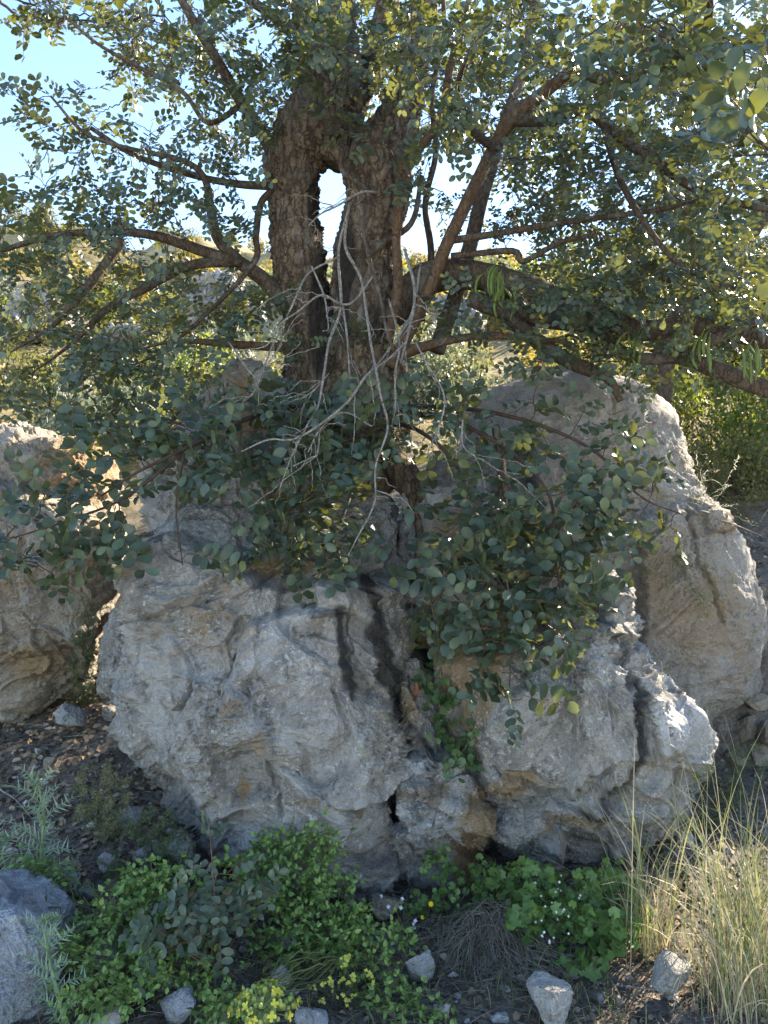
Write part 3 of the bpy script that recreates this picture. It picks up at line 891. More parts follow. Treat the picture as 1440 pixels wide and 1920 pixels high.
# ------------------------------------------------------------------ skeletons
class Skel:
    def __init__(self):
        self.p, self.dirs = [], []
    def add(self, pts, every=1):
        d = np.gradient(pts, axis=0) if len(pts) > 1 else np.zeros_like(pts)
        for k in range(0, len(pts), every):
            self.p.append(pts[k]); self.dirs.append(d[k])
    def kd(self):
        t = KDTree(len(self.p))
        for i, q in enumerate(self.p):
            t.insert(q, i)
        t.balance()
        return t

def grow(sk, targets, rs, r_tip=0.0014, r_per=0.010, wig=0.10, sag=0.0):
    """join every target to the nearest node; returns twig polylines with radii"""
    targets = np.asarray(targets)
    kd = sk.kd()
    dist = np.array([kd.find(t)[2] for t in targets])
    twigs = []
    for c, i in enumerate(np.argsort(dist)):
        if c % 30 == 0:
            kd = sk.kd()
        t = targets[i]
        q, idx, dd = kd.find(t)
        q = np.array(q)
        if dd < 0.02:
            continue
        L = dd
        side = rs.normal(size=3)
        axis = (t - q) / dd
        side -= axis * (side @ axis)
        side /= np.linalg.norm(side) + 1e-9
        pull = np.array([0, 0, -sag * L])
        m1 = q + (t - q) * 0.35 + side * wig * L * rs.uniform(.3, 1.2) - pull * 0.4
        m2 = q + (t - q) * 0.72 + side * wig * L * rs.uniform(-.6, .8) - pull * 0.2
        pts = catmull([q, m1, m2, t], max(2, int(L / 0.09) + 1))
        pts[1:-1] += rs.normal(size=(len(pts) - 2, 3)) * min(0.006, 0.02 * L)
        rad = np.linspace(r_tip + min(r_per * L, 0.012), r_tip, len(pts))
        sk.add(pts[1:])
        twigs.append((pts, rad))
    return twigs

def leaves_on(twigs, rs, ntemps, reach=0.24, step=0.042, toward=(0, -0.6, 0.75), spread=0.55, smin=0.8, smax=1.15, splay=1.0, tpick=None):
    out = []
    tw = np.array(toward, float)
    for pts, rad in twigs:
        seg = np.linalg.norm(np.diff(pts, axis=0), axis=1)
        cum = np.concatenate([[0], np.cumsum(seg)])
        tot = cum[-1]
        s = tot - 0.004
        k = 0
        sidev = rs.normal(size=3)
        while s > max(0, tot - reach):
            q = np.array([np.interp(s, cum, pts[:, c]) for c in range(3)])
            j = min(len(pts) - 2, np.searchsorted(cum, s) - 1)
            ax = pts[j + 1] - pts[j]
            ax /= np.linalg.norm(ax) + 1e-9
            n = tw + rs.normal(size=3) * spread
            side = np.cross(ax, n)
            side /= np.linalg.norm(side) + 1e-9
            lean = 0.25 if k == 0 else rs.uniform(0.6, 1.3) * splay
            a = ax * 0.7 + side * (1 if k % 2 else -1) * lean + rs.normal(size=3) * 0.3
            ti = rs.randint(ntemps) if tpick is None else tpick(q, rs)
            out.append((xform(a, n, q), ti, rs.uniform(smin, smax)))
            s -= step * rs.uniform(0.6, 1.5)
            k += 1
    return out

def blob_targets(blobs, rs, clamp=True, gap=0.05):
    out = []
    for cx, cy, rx, ry, d, dd, n in blobs:
        for _ in range(n):
            for _try in range(20):
                u, v = rs.uniform(-1, 1, 2)
                if u * u + v * v <= 1:
                    break
            x, y = cx + u * rx, cy + v * ry
            de = d + rs.uniform(-dd, dd)
            if clamp and y > 640:
                s = surf(x, y, 99) - gap - 0.10 * rs.rand()
                de = min(de, s)
            out.append(P(x, y, de))
    return np.array(out)

def twig_mesh(twigs, seg=4):
    g = Geo()
    for pts, rad in twigs:
        V, T = tube(pts, rad, seg if rad[0] > 0.004 else 3, cap=False)
        g.add(V, T)
    return g.get()

# ------------------------------------------------------------------ bark
def bark_mat(name, a, b, c, scale=1.0, bump=0.8, rough=0.9):
    m, nt, bs, out = new_mat(name)
    tc = nd(nt, 'ShaderNodeTexCoord').outputs['Object']
    mp = nd(nt, 'ShaderNodeMapping', i={'Scale': (1, 1, 0.35)})
    lk(nt, tc, mp.inputs[0])
    n1 = noise(nt, mp.outputs[0], 26 * scale, 8, 0.7, 0.8)
    n2 = noise(nt, tc, 7 * scale, 5, 0.6)
    n3 = noise(nt, tc, 140 * scale, 4, 0.7)
    f = math2(nt, 'ADD', math2(nt, 'MULTIPLY', n1, 0.6), math2(nt, 'MULTIPLY', n3, 0.4))
    wv = nd(nt, 'ShaderNodeMapping', i={'Scale': (1, 1, 0.24)})
    wr = nd(nt, 'ShaderNodeMix', data_type='VECTOR', i={0: 0.06})
    nv = nd(nt, 'ShaderNodeTexNoise', i={'Scale': 14 * scale, 'Detail': 3})
    lk(nt, tc, nv.inputs['Vector']); lk(nt, tc, wr.inputs[4]); lk(nt, nv.outputs['Color'], wr.inputs[5])
    lk(nt, wr.outputs[1], wv.inputs[0])
    fis = ramp(nt, vor(nt, wv.outputs[0], 30 * scale, 'DISTANCE_TO_EDGE'), [(0.0, 0.0), (0.16, 1.0)])
    col = ramp(nt, f, [(0.34, a), (0.5, b), (0.66, c)])
    col = mixc(nt, math2(nt, 'MULTIPLY', math2(nt, 'SUBTRACT', 1.0, fis), 0.7), col, (a[0] * 0.6, a[1] * 0.6, a[2] * 0.6))
    col = mixc(nt, ramp(nt, n2, [(0.54, 0.0), (0.68, 0.4)]), col, (0.24, 0.23, 0.21))
    ch = math2(nt, 'ADD', attr(nt, 'rnd'), math2(nt, 'MULTIPLY', math2(nt, 'SUBTRACT', n1, 0.5), 1.2))
    ch = ramp(nt, math2(nt, 'MULTIPLY', ch, attr(nt, 'rnd')), [(0.2, 0.0), (0.5, 1.0)])
    col = mixc(nt, math2(nt, 'MULTIPLY', ch, 0.9), col, (0.022, 0.019, 0.017))
    lk(nt, col, bs.inputs['Base Color'])
    bs.inputs['Roughness'].default_value = rough
    bs.inputs['Specular IOR Level'].default_value = 0.2
    b_ = nd(nt, 'ShaderNodeBump', i={'Strength': bump, 'Distance': 0.012})
    lk(nt, math2(nt, 'ADD', math2(nt, 'ADD', n1, math2(nt, 'MULTIPLY', fis, 0.5)), math2(nt, 'MULTIPLY', n3, 0.3)), b_.inputs['Height'])
    lk(nt, b_.outputs[0], bs.inputs['Normal'])
    return m

M_bark = bark_mat('carob_trunk_bark', (0.03, 0.022, 0.016), (0.14, 0.104, 0.074), (0.29, 0.235, 0.175))
M_limb = bark_mat('carob_limb_bark', (0.045, 0.034, 0.026), (0.095, 0.072, 0.054), (0.165, 0.135, 0.105), 1.6, 0.5)
M_brown = bark_mat('brown_young_bark', (0.06, 0.037, 0.022), (0.12, 0.075, 0.045), (0.18, 0.125, 0.08), 2.0, 0.35, 0.75)
M_dead = bark_mat('bleached_dead_wood', (0.13, 0.115, 0.095), (0.29, 0.26, 0.225), (0.50, 0.475, 0.43), 2.5, 0.6)
M_twig = plain_mat('carob_twig', (0.035, 0.022, 0.017), (0.085, 0.055, 0.04), 30, 0.8)

def limb_geo(pts, seg, step, rough=0.06, lump=0.10, seed=0, char=None, flare=0.0):
    """pts: (px, py, depth, width px). A tapering, lumpy, barked stem"""
    q = np.array([P(a, b, c) for a, b, c, _ in pts])
    r = np.array([wd / 2 / FPX * c for _, _, c, wd in pts])
    L = np.linalg.norm(np.diff(q, axis=0), axis=1).sum()
    n_per = max(3, int(L / (len(pts) - 1) / step))
    c4 = catmull(np.column_stack([q, r]), n_per)
    C, R = c4[:, :3], np.maximum(c4[:, 3], 0.002)
    rs = np.random.RandomState(seed)
    C = C + np.stack([fbm(C, 3, 2, seed=seed + k) for k in range(3)], -1) * R[:, None] * 0.35
    V, T = tube(C, R, seg)
    nv = len(C) * seg
    ctr = np.repeat(C, seg, 0)
    out = V[:nv] - ctr
    rr = np.linalg.norm(out, axis=1)[:, None]
    out /= rr
    st = V[:nv] * (1, 1, 0.28)
    d = lump * fbm(V[:nv], 5, 3, seed=seed) + rough * fbm(st, 26, 4, 0.6, seed + 3, True) + rough * 0.6 * fbm(V[:nv], 55, 2, seed=seed + 7)
    fl = worley(V[:nv] * (1, 1, 0.5), 20, seed)
    d += rough * 0.8 * (((fl[2] % 11) / 11.0 - 0.5) * sstep(0, 0.12, fl[1] - fl[0]) - 0.5 * (1 - sstep(0, 0.08, fl[1] - fl[0])))
    V[:nv] += out * d[:, None] * np.minimum(rr, 0.09)
    A = np.zeros((len(V), 2))
    if char:
        for (cx, cy, rx, ry, a) in char:
            px, py = to_px(V)
            A[:, 0] = np.maximum(A[:, 0], a * np.exp(-((px - cx) / rx) ** 2 - ((py - cy) / ry) ** 2))
    return C, R, V, T, {'rnd': A[:, 0], 'stem': A[:, 1]}

# ------------------------------------------------------------------ the carob tree
tree_loc = P(650, 800, 3.85)
tree_loc[2] = 1.45
tree = thing('carob_tree', tree_loc, 'old spreading carob tree with twin charred trunks growing out of the split boulders', 'tree')
SK = Skel()
def limb(name, pts, mat=None, seg=14, step=0.02, rough=0.05, lump=0.10, seed=0, char=None, skel=True, label=None, owner=None, sk=None):
    if name in ('trunk', 'limb') and owner is None:
        pts = [(a, b, c, wd * (0.84 if name == 'trunk' else 0.72)) for a, b, c, wd in pts]
    C, R, V, T, A = limb_geo(pts, seg, step, rough, lump, seed, char)
    (sk or SK).add(C, 2) if skel else None
    return part(name, V, T, mat or M_limb, owner or tree, A, label=label)

limb('trunk', [(620, 800, 3.82, 190), (602, 730, 3.80, 140), (585, 620, 3.80, 112), (562, 490, 3.80, 98), (546, 390, 3.80, 98), (546, 320, 3.80, 110), (580, 235, 3.80, 128), (615, 150, 3.80, 128),
               (606, 50, 3.82, 120), (600, -70, 3.85, 105), (560, -260, 3.9, 70)], M_bark, 90, 0.008, 0.30, 0.26, 1,
     char=[(598, 380, 26, 60, 1.3), (600, 590, 28, 160, 1.1), (600, 200, 30, 60, .6)], label='left trunk with flaking bark and a charred inner edge')
limb('trunk', [(690, 830, 3.75, 200), (688, 740, 3.75, 160), (684, 600, 3.75, 132), (688, 480, 3.75, 124), (702, 380, 3.74, 130), (708, 310, 3.74, 136), (742, 235, 3.76, 92), (764, 170, 3.78, 66), (790, 60, 3.82, 58),
               (802, -80, 3.86, 50), (830, -260, 3.9, 34)], M_bark, 90, 0.008, 0.24, 0.22, 2,
     char=[(650, 520, 30, 160, .95), (700, 600, 40, 80, .7), (690, 470, 34, 40, .6)], label='right trunk with a blackened hollow')
limb('limb', [(560, 300, 3.78, 62), (600, 284, 3.76, 50), (640, 292, 3.74, 56), (680, 318, 3.74, 60)], M_bark, 30, 0.012, 0.10, 0.15, 3, label='short bridge of wood joining the two trunks')
limb('limb', [(630, 310, 3.80, 60), (655, 230, 3.84, 66), (690, 130, 3.88, 66), (722, 30, 3.92, 60), (740, -90, 4.0, 44)], M_bark, 30, 0.012, 0.12, 0.14, 4, char=[(700, 120, 60, 120, .8)], label='dark leaning fork between the trunks')
# upright stems to the right of the trunks
limb('limb', [(735, 690, 3.60, 34), (768, 620, 3.58, 34), (805, 545, 3.56, 34), (846, 440, 3.54, 33), (898, 335, 3.52, 32), (928, 275, 3.50, 32), (955, 225, 3.46, 40), (1010, 180, 3.40, 34), (1075, 130, 3.30, 28),
              (1160, 60, 3.15, 22), (1240, -40, 3.0, 18)], M_brown, 18, 0.02, 0.03, 0.06, 5, label='smooth brown leaning limb')
limb('limb', [(820, 660, 3.78, 40), (850, 560, 3.80, 40), (880, 460, 3.82, 38), (905, 370, 3.84, 36), (940, 250, 3.9, 30), (980, 120, 4.0, 24), (1010, -40, 4.1, 18)], M_limb, 16, 0.02, 0.04, 0.07, 6)
limb('limb', [(728, 640, 3.58, 26), (745, 540, 3.57, 26), (744, 450, 3.55, 25), (750, 350, 3.53, 25), (758, 305, 3.52, 26), (800, 262, 3.48, 24), (828, 215, 3.44, 22), (846, 120, 3.42, 20), (880, 0, 3.4, 16), (900, -90, 3.4, 12)], M_brown, 14, 0.02, 0.03, 0.06, 7)
limb('branch', [(790, 600, 3.85, 14), (808, 480, 3.9, 13), (798, 380, 3.92, 12), (818, 280, 3.94, 11), (810, 180, 3.95, 10), (832, 60, 4.0, 9), (826, -60, 4.0, 8)], M_limb, 10, 0.03, 0.04, 0.05, 8)
limb('branch', [(670, 640, 3.62, 22), (664, 560, 3.6, 18), (700, 470, 3.6, 14), (770, 420, 3.6, 11), (790, 330, 3.6, 9)], M_limb, 10, 0.03, 0.05, 0.08, 9)
# heavy limbs to the right
limb('limb', [(730, 590, 3.75, 90), (790, 535, 3.72, 84), (860, 515, 3.68, 78), (930, 522, 3.64, 72), (1000, 545, 3.60, 74), (1070, 585, 3.56, 80), (1130, 605, 3.54, 70), (1210, 618, 3.50, 54), (1300, 612, 3.45, 50),
              (1390, 628, 3.40, 46), (1480, 640, 3.35, 40), (1700, 610, 3.3, 26)], M_limb, 26, 0.018, 0.05, 0.12, 10, label='thick grey limb sweeping right')
limb('limb', [(880, 560, 3.62, 44), (960, 590, 3.56, 50), (1050, 602, 3.52, 50), (1120, 604, 3.52, 46)], M_limb, 20, 0.02, 0.05, 0.10, 11)
limb('limb', [(920, 535, 3.62, 38), (955, 590, 3.52, 40), (1010, 640, 3.48, 40), (1065, 676, 3.44, 38), (1110, 696, 3.42, 34), (1142, 712, 3.42, 26), (1164, 752, 3.42, 16)], M_limb, 18, 0.02, 0.05, 0.10, 12)
limb('limb', [(1136, 610, 3.52, 40), (1150, 650, 3.46, 38), (1205, 672, 3.40, 30), (1280, 672, 3.34, 34), (1350, 694, 3.30, 42), (1440, 730, 3.25, 44), (1560, 760, 3.2, 40)], M_limb, 18, 0.02, 0.05, 0.12, 13)
limb('branch', [(1290, 672, 3.34, 26), (1330, 640, 3.30, 24), (1400, 610, 3.25, 22), (1500, 560, 3.2, 18)], M_limb, 12, 0.025, 0.05, 0.1, 14)
limb('branch', [(745, 668, 3.6, 26), (790, 652, 3.55, 20), (850, 636, 3.5, 16), (920, 628, 3.46, 14), (1000, 636, 3.42, 12), (1060, 640, 3.4, 9)], M_brown, 10, 0.03, 0.03, 0.06, 15)
# upper right
limb('branch', [(955, 225, 3.46, 26), (1030, 222, 3.42, 26), (1100, 208, 3.38, 24), (1170, 262, 3.34, 20), (1230, 302, 3.30, 19), (1300, 350, 3.25, 18), (1380, 380, 3.2, 14), (1470, 400, 3.1, 10)], M_limb, 12, 0.025, 0.05, 0.08, 16)
limb('branch', [(1075, 130, 3.30, 24), (1150, 150, 3.2, 24), (1230, 130, 3.1, 22), (1320, 100, 3.0, 20), (1420, 70, 2.8, 18), (1540, -20, 2.5, 16), (1640, 40, 2.0, 13), (1620, 160, 1.6, 10), (1520, 250, 1.28, 7), (1440, 300, 1.12, 4)], M_limb, 12, 0.03, 0.04, 0.08, 17)
limb('branch', [(1230, 130, 3.1, 20), (1290, 175, 3.0, 22), (1350, 205, 2.95, 22), (1400, 240, 2.9, 18), (1500, 300, 2.8, 14)], M_limb, 12, 0.025, 0.05, 0.08, 18)
limb('branch', [(1320, 100, 3.0, 18), (1330, 0, 2.7, 16), (1330, -120, 2.4, 14), (1280, -120, 2.2, 11), (1230, -20, 2.15, 8), (1200, 60, 2.15, 6)], M_limb, 10, 0.03, 0.04, 0.08, 19)
limb('branch', [(930, 280, 3.5, 18), (880, 240, 3.3, 16), (860, 180, 3.0, 12), (870, 120, 2.8, 8), (900, 70, 2.7, 6)], M_limb, 10, 0.03, 0.04, 0.08, 20)
limb('branch', [(850, 450, 3.55, 14), (920, 440, 3.5, 13), (1010, 425, 3.45, 12), (1110, 410, 3.4, 11), (1230, 395, 3.35, 9), (1330, 370, 3.3, 7)], M_limb, 8, 0.03, 0.05, 0.08, 21)
limb('branch', [(845, 480, 3.55, 12), (960, 470, 3.5, 12), (980, 490, 3.5, 11), (1050, 455, 3.45, 10), (1120, 440, 3.4, 8)], M_limb, 8, 0.03, 0.05, 0.08, 22)
limb('branch', [(1130, 225, 3.36, 14), (1160, 330, 3.3, 13), (1210, 420, 3.25, 11), (1280, 500, 3.2, 9), (1380, 540, 3.1, 7)], M_limb, 8, 0.03, 0.05, 0.08, 23)
# left side
limb('branch', [(520, 300, 3.78, 28), (490, 250, 3.7, 24), (455, 195, 3.62, 22), (420, 135, 3.55, 20), (375, 60, 3.45, 18), (340, 0, 3.4, 15), (300, -80, 3.3, 12)], M_limb, 12, 0.025, 0.05, 0.08, 24)
limb('branch', [(530, 560, 3.78, 34), (490, 520, 3.72, 28), (440, 485, 3.66, 24), (405, 440, 3.6, 20), (392, 380, 3.56, 16), (380, 330, 3.5, 12), (340, 300, 3.45, 10), (250, 280, 3.4, 8), (160, 250, 3.35, 7), (95, 180, 3.3, 4)], M_limb, 12, 0.025, 0.06, 0.1, 25)
limb('branch', [(450, 492, 3.66, 22), (380, 470, 3.58, 20), (300, 445, 3.5, 18), (215, 435, 3.45, 14), (110, 440, 3.4, 11), (0, 470, 3.35, 9), (-80, 480, 3.3, 7)], M_limb, 10, 0.025, 0.06, 0.1, 26)
limb('branch', [(440, 488, 3.66, 20), (350, 500, 3.56, 18), (270, 540, 3.5, 16), (200, 580, 3.45, 14), (140, 640, 3.4, 8), (60, 700, 3.35, 3)], M_limb, 10, 0.025, 0.06, 0.1, 27)
limb('branch', [(230, 450, 3.46, 18), (190, 505, 3.44, 17), (150, 555, 3.42, 15), (100, 610, 3.4, 8), (20, 660, 3.35, 3)], M_limb, 10, 0.025, 0.06, 0.1, 28)
limb('branch', [(510, 350, 3.76, 16), (440, 345, 3.66, 14), (350, 325, 3.55, 12), (250, 290, 3.48, 10), (170, 240, 3.42, 8)], M_limb, 8, 0.03, 0.05, 0.08, 29)
limb('branch', [(455, 195, 3.62, 12), (390, 230, 3.6, 10), (340, 170, 3.58, 9), (250, 120, 3.55, 8), (180, 80, 3.5, 6), (120, 30, 3.5, 4)], M_limb, 8, 0.03, 0.05, 0.08, 30)
limb('branch', [(535, 345, 3.78, 15), (492, 375, 3.74, 13), (480, 440, 3.7, 12), (470, 500, 3.66, 11), (330, 640, 3.5, 6), (240, 690, 3.4, 3)], M_limb, 8, 0.03, 0.05, 0.08, 31)
limb('branch', [(560, 60, 3.8, 22), (500, 20, 3.7, 18), (440, -20, 3.55, 15), (380, -60, 3.4, 12)], M_limb, 10, 0.03, 0.05, 0.08, 32)
limb('branch', [(600, 640, 3.76, 22), (540, 650, 3.66, 18), (430, 645, 3.56, 15), (330, 640, 3.5, 8), (260, 655, 3.45, 3)], M_brown, 10, 0.03, 0.04, 0.08, 33)
# low shoots arching over the boulders
for k, pts in enumerate([
        [(640, 770, 3.62, 20), (560, 760, 3.40, 17), (450, 790, 3.10, 14), (350, 840, 2.92, 11), (250, 890, 2.84, 8), (190, 930, 2.80, 6)],
        [(350, 840, 2.92, 10), (240, 930, 2.86, 9), (130, 975, 2.80, 7), (20, 1010, 2.78, 5)],
        [(620, 800, 3.55, 16), (585, 850, 3.25, 13), (560, 920, 3.02, 10), (530, 1000, 2.92, 7), (520, 1040, 2.90, 4)],
        [(690, 800, 3.55, 15), (680, 860, 3.25, 12), (650, 950, 3.02, 9), (620, 1030, 2.90, 6)],
        [(720, 790, 3.55, 16), (790, 810, 3.25, 13), (860, 880, 3.02, 11), (880, 980, 2.88, 9), (850, 1070, 2.80, 7), (810, 1140, 2.76, 4)],
        [(740, 770, 3.55, 17), (850, 790, 3.25, 14), (960, 850, 3.02, 12), (1030, 930, 2.90, 10), (1040, 1040, 2.80, 8), (1060, 1130, 2.74, 6), (1080, 1180, 2.72, 4)],
        [(930, 830, 3.06, 11), (960, 960, 2.92, 9), (950, 1080, 2.80, 7), (960, 1180, 2.74, 5), (955, 1290, 2.72, 3)],
        [(740, 760, 3.52, 16), (900, 770, 3.3, 13), (1020, 800, 3.2, 11), (1120, 850, 3.1, 9), (1200, 930, 3.02, 7), (1280, 965, 2.98, 4)],
        [(345, 850, 2.90, 8), (330, 950, 2.84, 6), (340, 1040, 2.80, 4), (342, 1060, 2.78, 2)]]):
    limb('shoot', [(a, b, c, wd * .62) for a, b, c, wd in pts], M_twig, 8, 0.03, 0.03, 0.05, 40 + k)
limb('branch', [(930, 800, 3.25, 12), (938, 860, 3.16, 15), (943, 960, 3.06, 14), (938, 1060, 2.98, 10), (936, 1110, 2.96, 7)], M_bark, 10, 0.012, 0.4, 0.3, 55, label='knobbly dead upright stem on the right boulder')
limb('root', [(720, 830, 3.60, 70), (775, 920, 3.44, 50), (800, 990, 3.36, 44), (792, 1060, 3.34, 34), (780, 1130, 3.34, 20)], M_bark, 26, 0.012, 0.14, 0.2, 56, label='weathered grey root running down the cleft')

# bleached dead branches hanging in front of the trunks
_rs = np.random.RandomState(5)
dead = [
    [(705, 362, 3.5, 8), (667, 362, 3.46, 8), (633, 379, 3.44, 7), (604, 404, 3.42, 6), (579, 424, 3.4, 4)],
    [(640, 280, 3.58, 18), (645, 320, 3.55, 18), (687, 350, 3.5, 17), (698, 385, 3.46, 16), (685, 433, 3.44, 15), (692, 487, 3.42, 14), (708, 558, 3.40, 13), (723, 617, 3.38, 11), (738, 656, 3.36, 8)],
    [(648, 400, 3.52, 9), (650, 467, 3.46, 10), (675, 517, 3.40, 9), (687, 583, 3.36, 9), (694, 637, 3.32, 8), (704, 692, 3.28, 8), (717, 742, 3.24, 7), (721, 800, 3.18, 7), (702, 870, 3.08, 6), (698, 950, 2.98, 6), (672, 1015, 2.92, 5), (655, 1042, 2.90, 3)],
    [(655, 380, 3.52, 10), (643, 467, 3.46, 10), (640, 575, 3.40, 9), (621, 642, 3.36, 9), (604, 704, 3.30, 8), (592, 754, 3.26, 7), (573, 800, 3.20, 6), (545, 850, 3.12, 5), (525, 906, 3.06, 3)],
    [(703, 506, 3.42, 6), (667, 558, 3.38, 7), (633, 566, 3.36, 7), (604, 556, 3.34, 7), (560, 580, 3.30, 7), (529, 608, 3.28, 6), (500, 645, 3.24, 5), (462, 655, 3.22, 3)],
    [(640, 478, 3.42, 6), (583, 508, 3.36, 7), (548, 560, 3.32, 7), (527, 606, 3.30, 6), (517, 650, 3.27, 6), (483, 721, 3.22, 5), (456, 752, 3.2, 3)],
    [(583, 508, 3.36, 6), (604, 550, 3.34, 6), (614, 590, 3.32, 5), (612, 618, 3.30, 4), (603, 628, 3.3, 3)],
    [(760, 640, 3.4, 8), (729, 671, 3.34, 8), (687, 708, 3.28, 8), (654, 754, 3.22, 8), (600, 790, 3.16, 8), (548, 818, 3.10, 7), (500, 832, 3.06, 6), (445, 846, 3.02, 4)],
    [(640, 575, 3.40, 7), (650, 630, 3.36, 7), (656, 690, 3.32, 5), (655, 712, 3.3, 3)],
    [(780, 640, 3.36, 7), (800, 680, 3.3, 6), (828, 740, 3.22, 6), (826, 790, 3.16, 5), (797, 858, 3.08, 3)],
    [(592, 754, 3.26, 6), (596, 800, 3.2, 6), (598, 850, 3.12, 5), (585, 864, 3.1, 5), (545, 872, 3.06, 3)],
    [(690, 800, 3.2, 5), (640, 770, 3.22, 5), (600, 800, 3.18, 5), (570, 842, 3.12, 4)],
    [(735, 560, 3.46, 7), (748, 640, 3.4, 7), (742, 700, 3.34, 6), (738, 760, 3.28, 4)],
    [(620, 700, 3.34, 6), (585, 730, 3.28, 6), (560, 745, 3.24, 4)],
    [(870, 790, 3.2, 6), (866, 830, 3.14, 5), (892, 862, 3.1, 3)],
    [(430, 640, 3.4, 6), (470, 700, 3.3, 6), (500, 690, 3.26, 5), (530, 640, 3.24, 4)],
    [(760, 470, 3.5, 10), (775, 540, 3.46, 10), (770, 610, 3.42, 9), (752, 680, 3.38, 7)],
    [(790, 500, 3.5, 7), (770, 590, 3.44, 7), (735, 650, 3.38, 6), (700, 700, 3.32, 5)],
]
for k, pts in enumerate(dead):
    C, R, V, T, A = limb_geo([(a + _rs.normal() * 4, b + _rs.normal() * 4, c - 0.30 * max(0, min(1, (b - 480) / 250)), wd * 0.56) for a, b, c, wd in pts], 7, 0.018, 0.12, 0.2, 70 + k)
    db = part('dead_branch', V, T, M_limb if k == 1 else M_dead, tree, A)
    for _ in range(_rs.randint(4, 9)):           # short dead side twigs
        j = _rs.randint(len(C) // 4, len(C) - 1)
        dvec = (C[j] - C[j - 1]) / (np.linalg.norm(C[j] - C[j - 1]) + 1e-9)
        s = _rs.normal(size=3); s[1] *= 0.5
        L = _rs.uniform(0.03, 0.17)
        e = C[j] + (dvec * 0.6 + s * 0.45) * L
        m = (C[j] + e) / 2 + _rs.normal(size=3) * 0.006
        e2 = e + (dvec * 0.5 + s * 0.3 + _rs.normal(size=3) * 0.25 + np.array([0, 0, -0.2])) * L * 0.5
        pp = catmull([C[j], m, e, e2], 4)
        pp[1:-1] += _rs.normal(size=(len(pp) - 2, 3)) * 0.0022
        V, T = tube(pp, np.linspace(min(R[j] * 0.6, 0.004), 0.0011, len(pp)) * _rs.uniform(.8, 1.25, len(pp)), 5)
        link('side_twig', make_mesh('side_twig', V - np.array(tree.location), T), M_limb if k == 1 else M_dead, db)

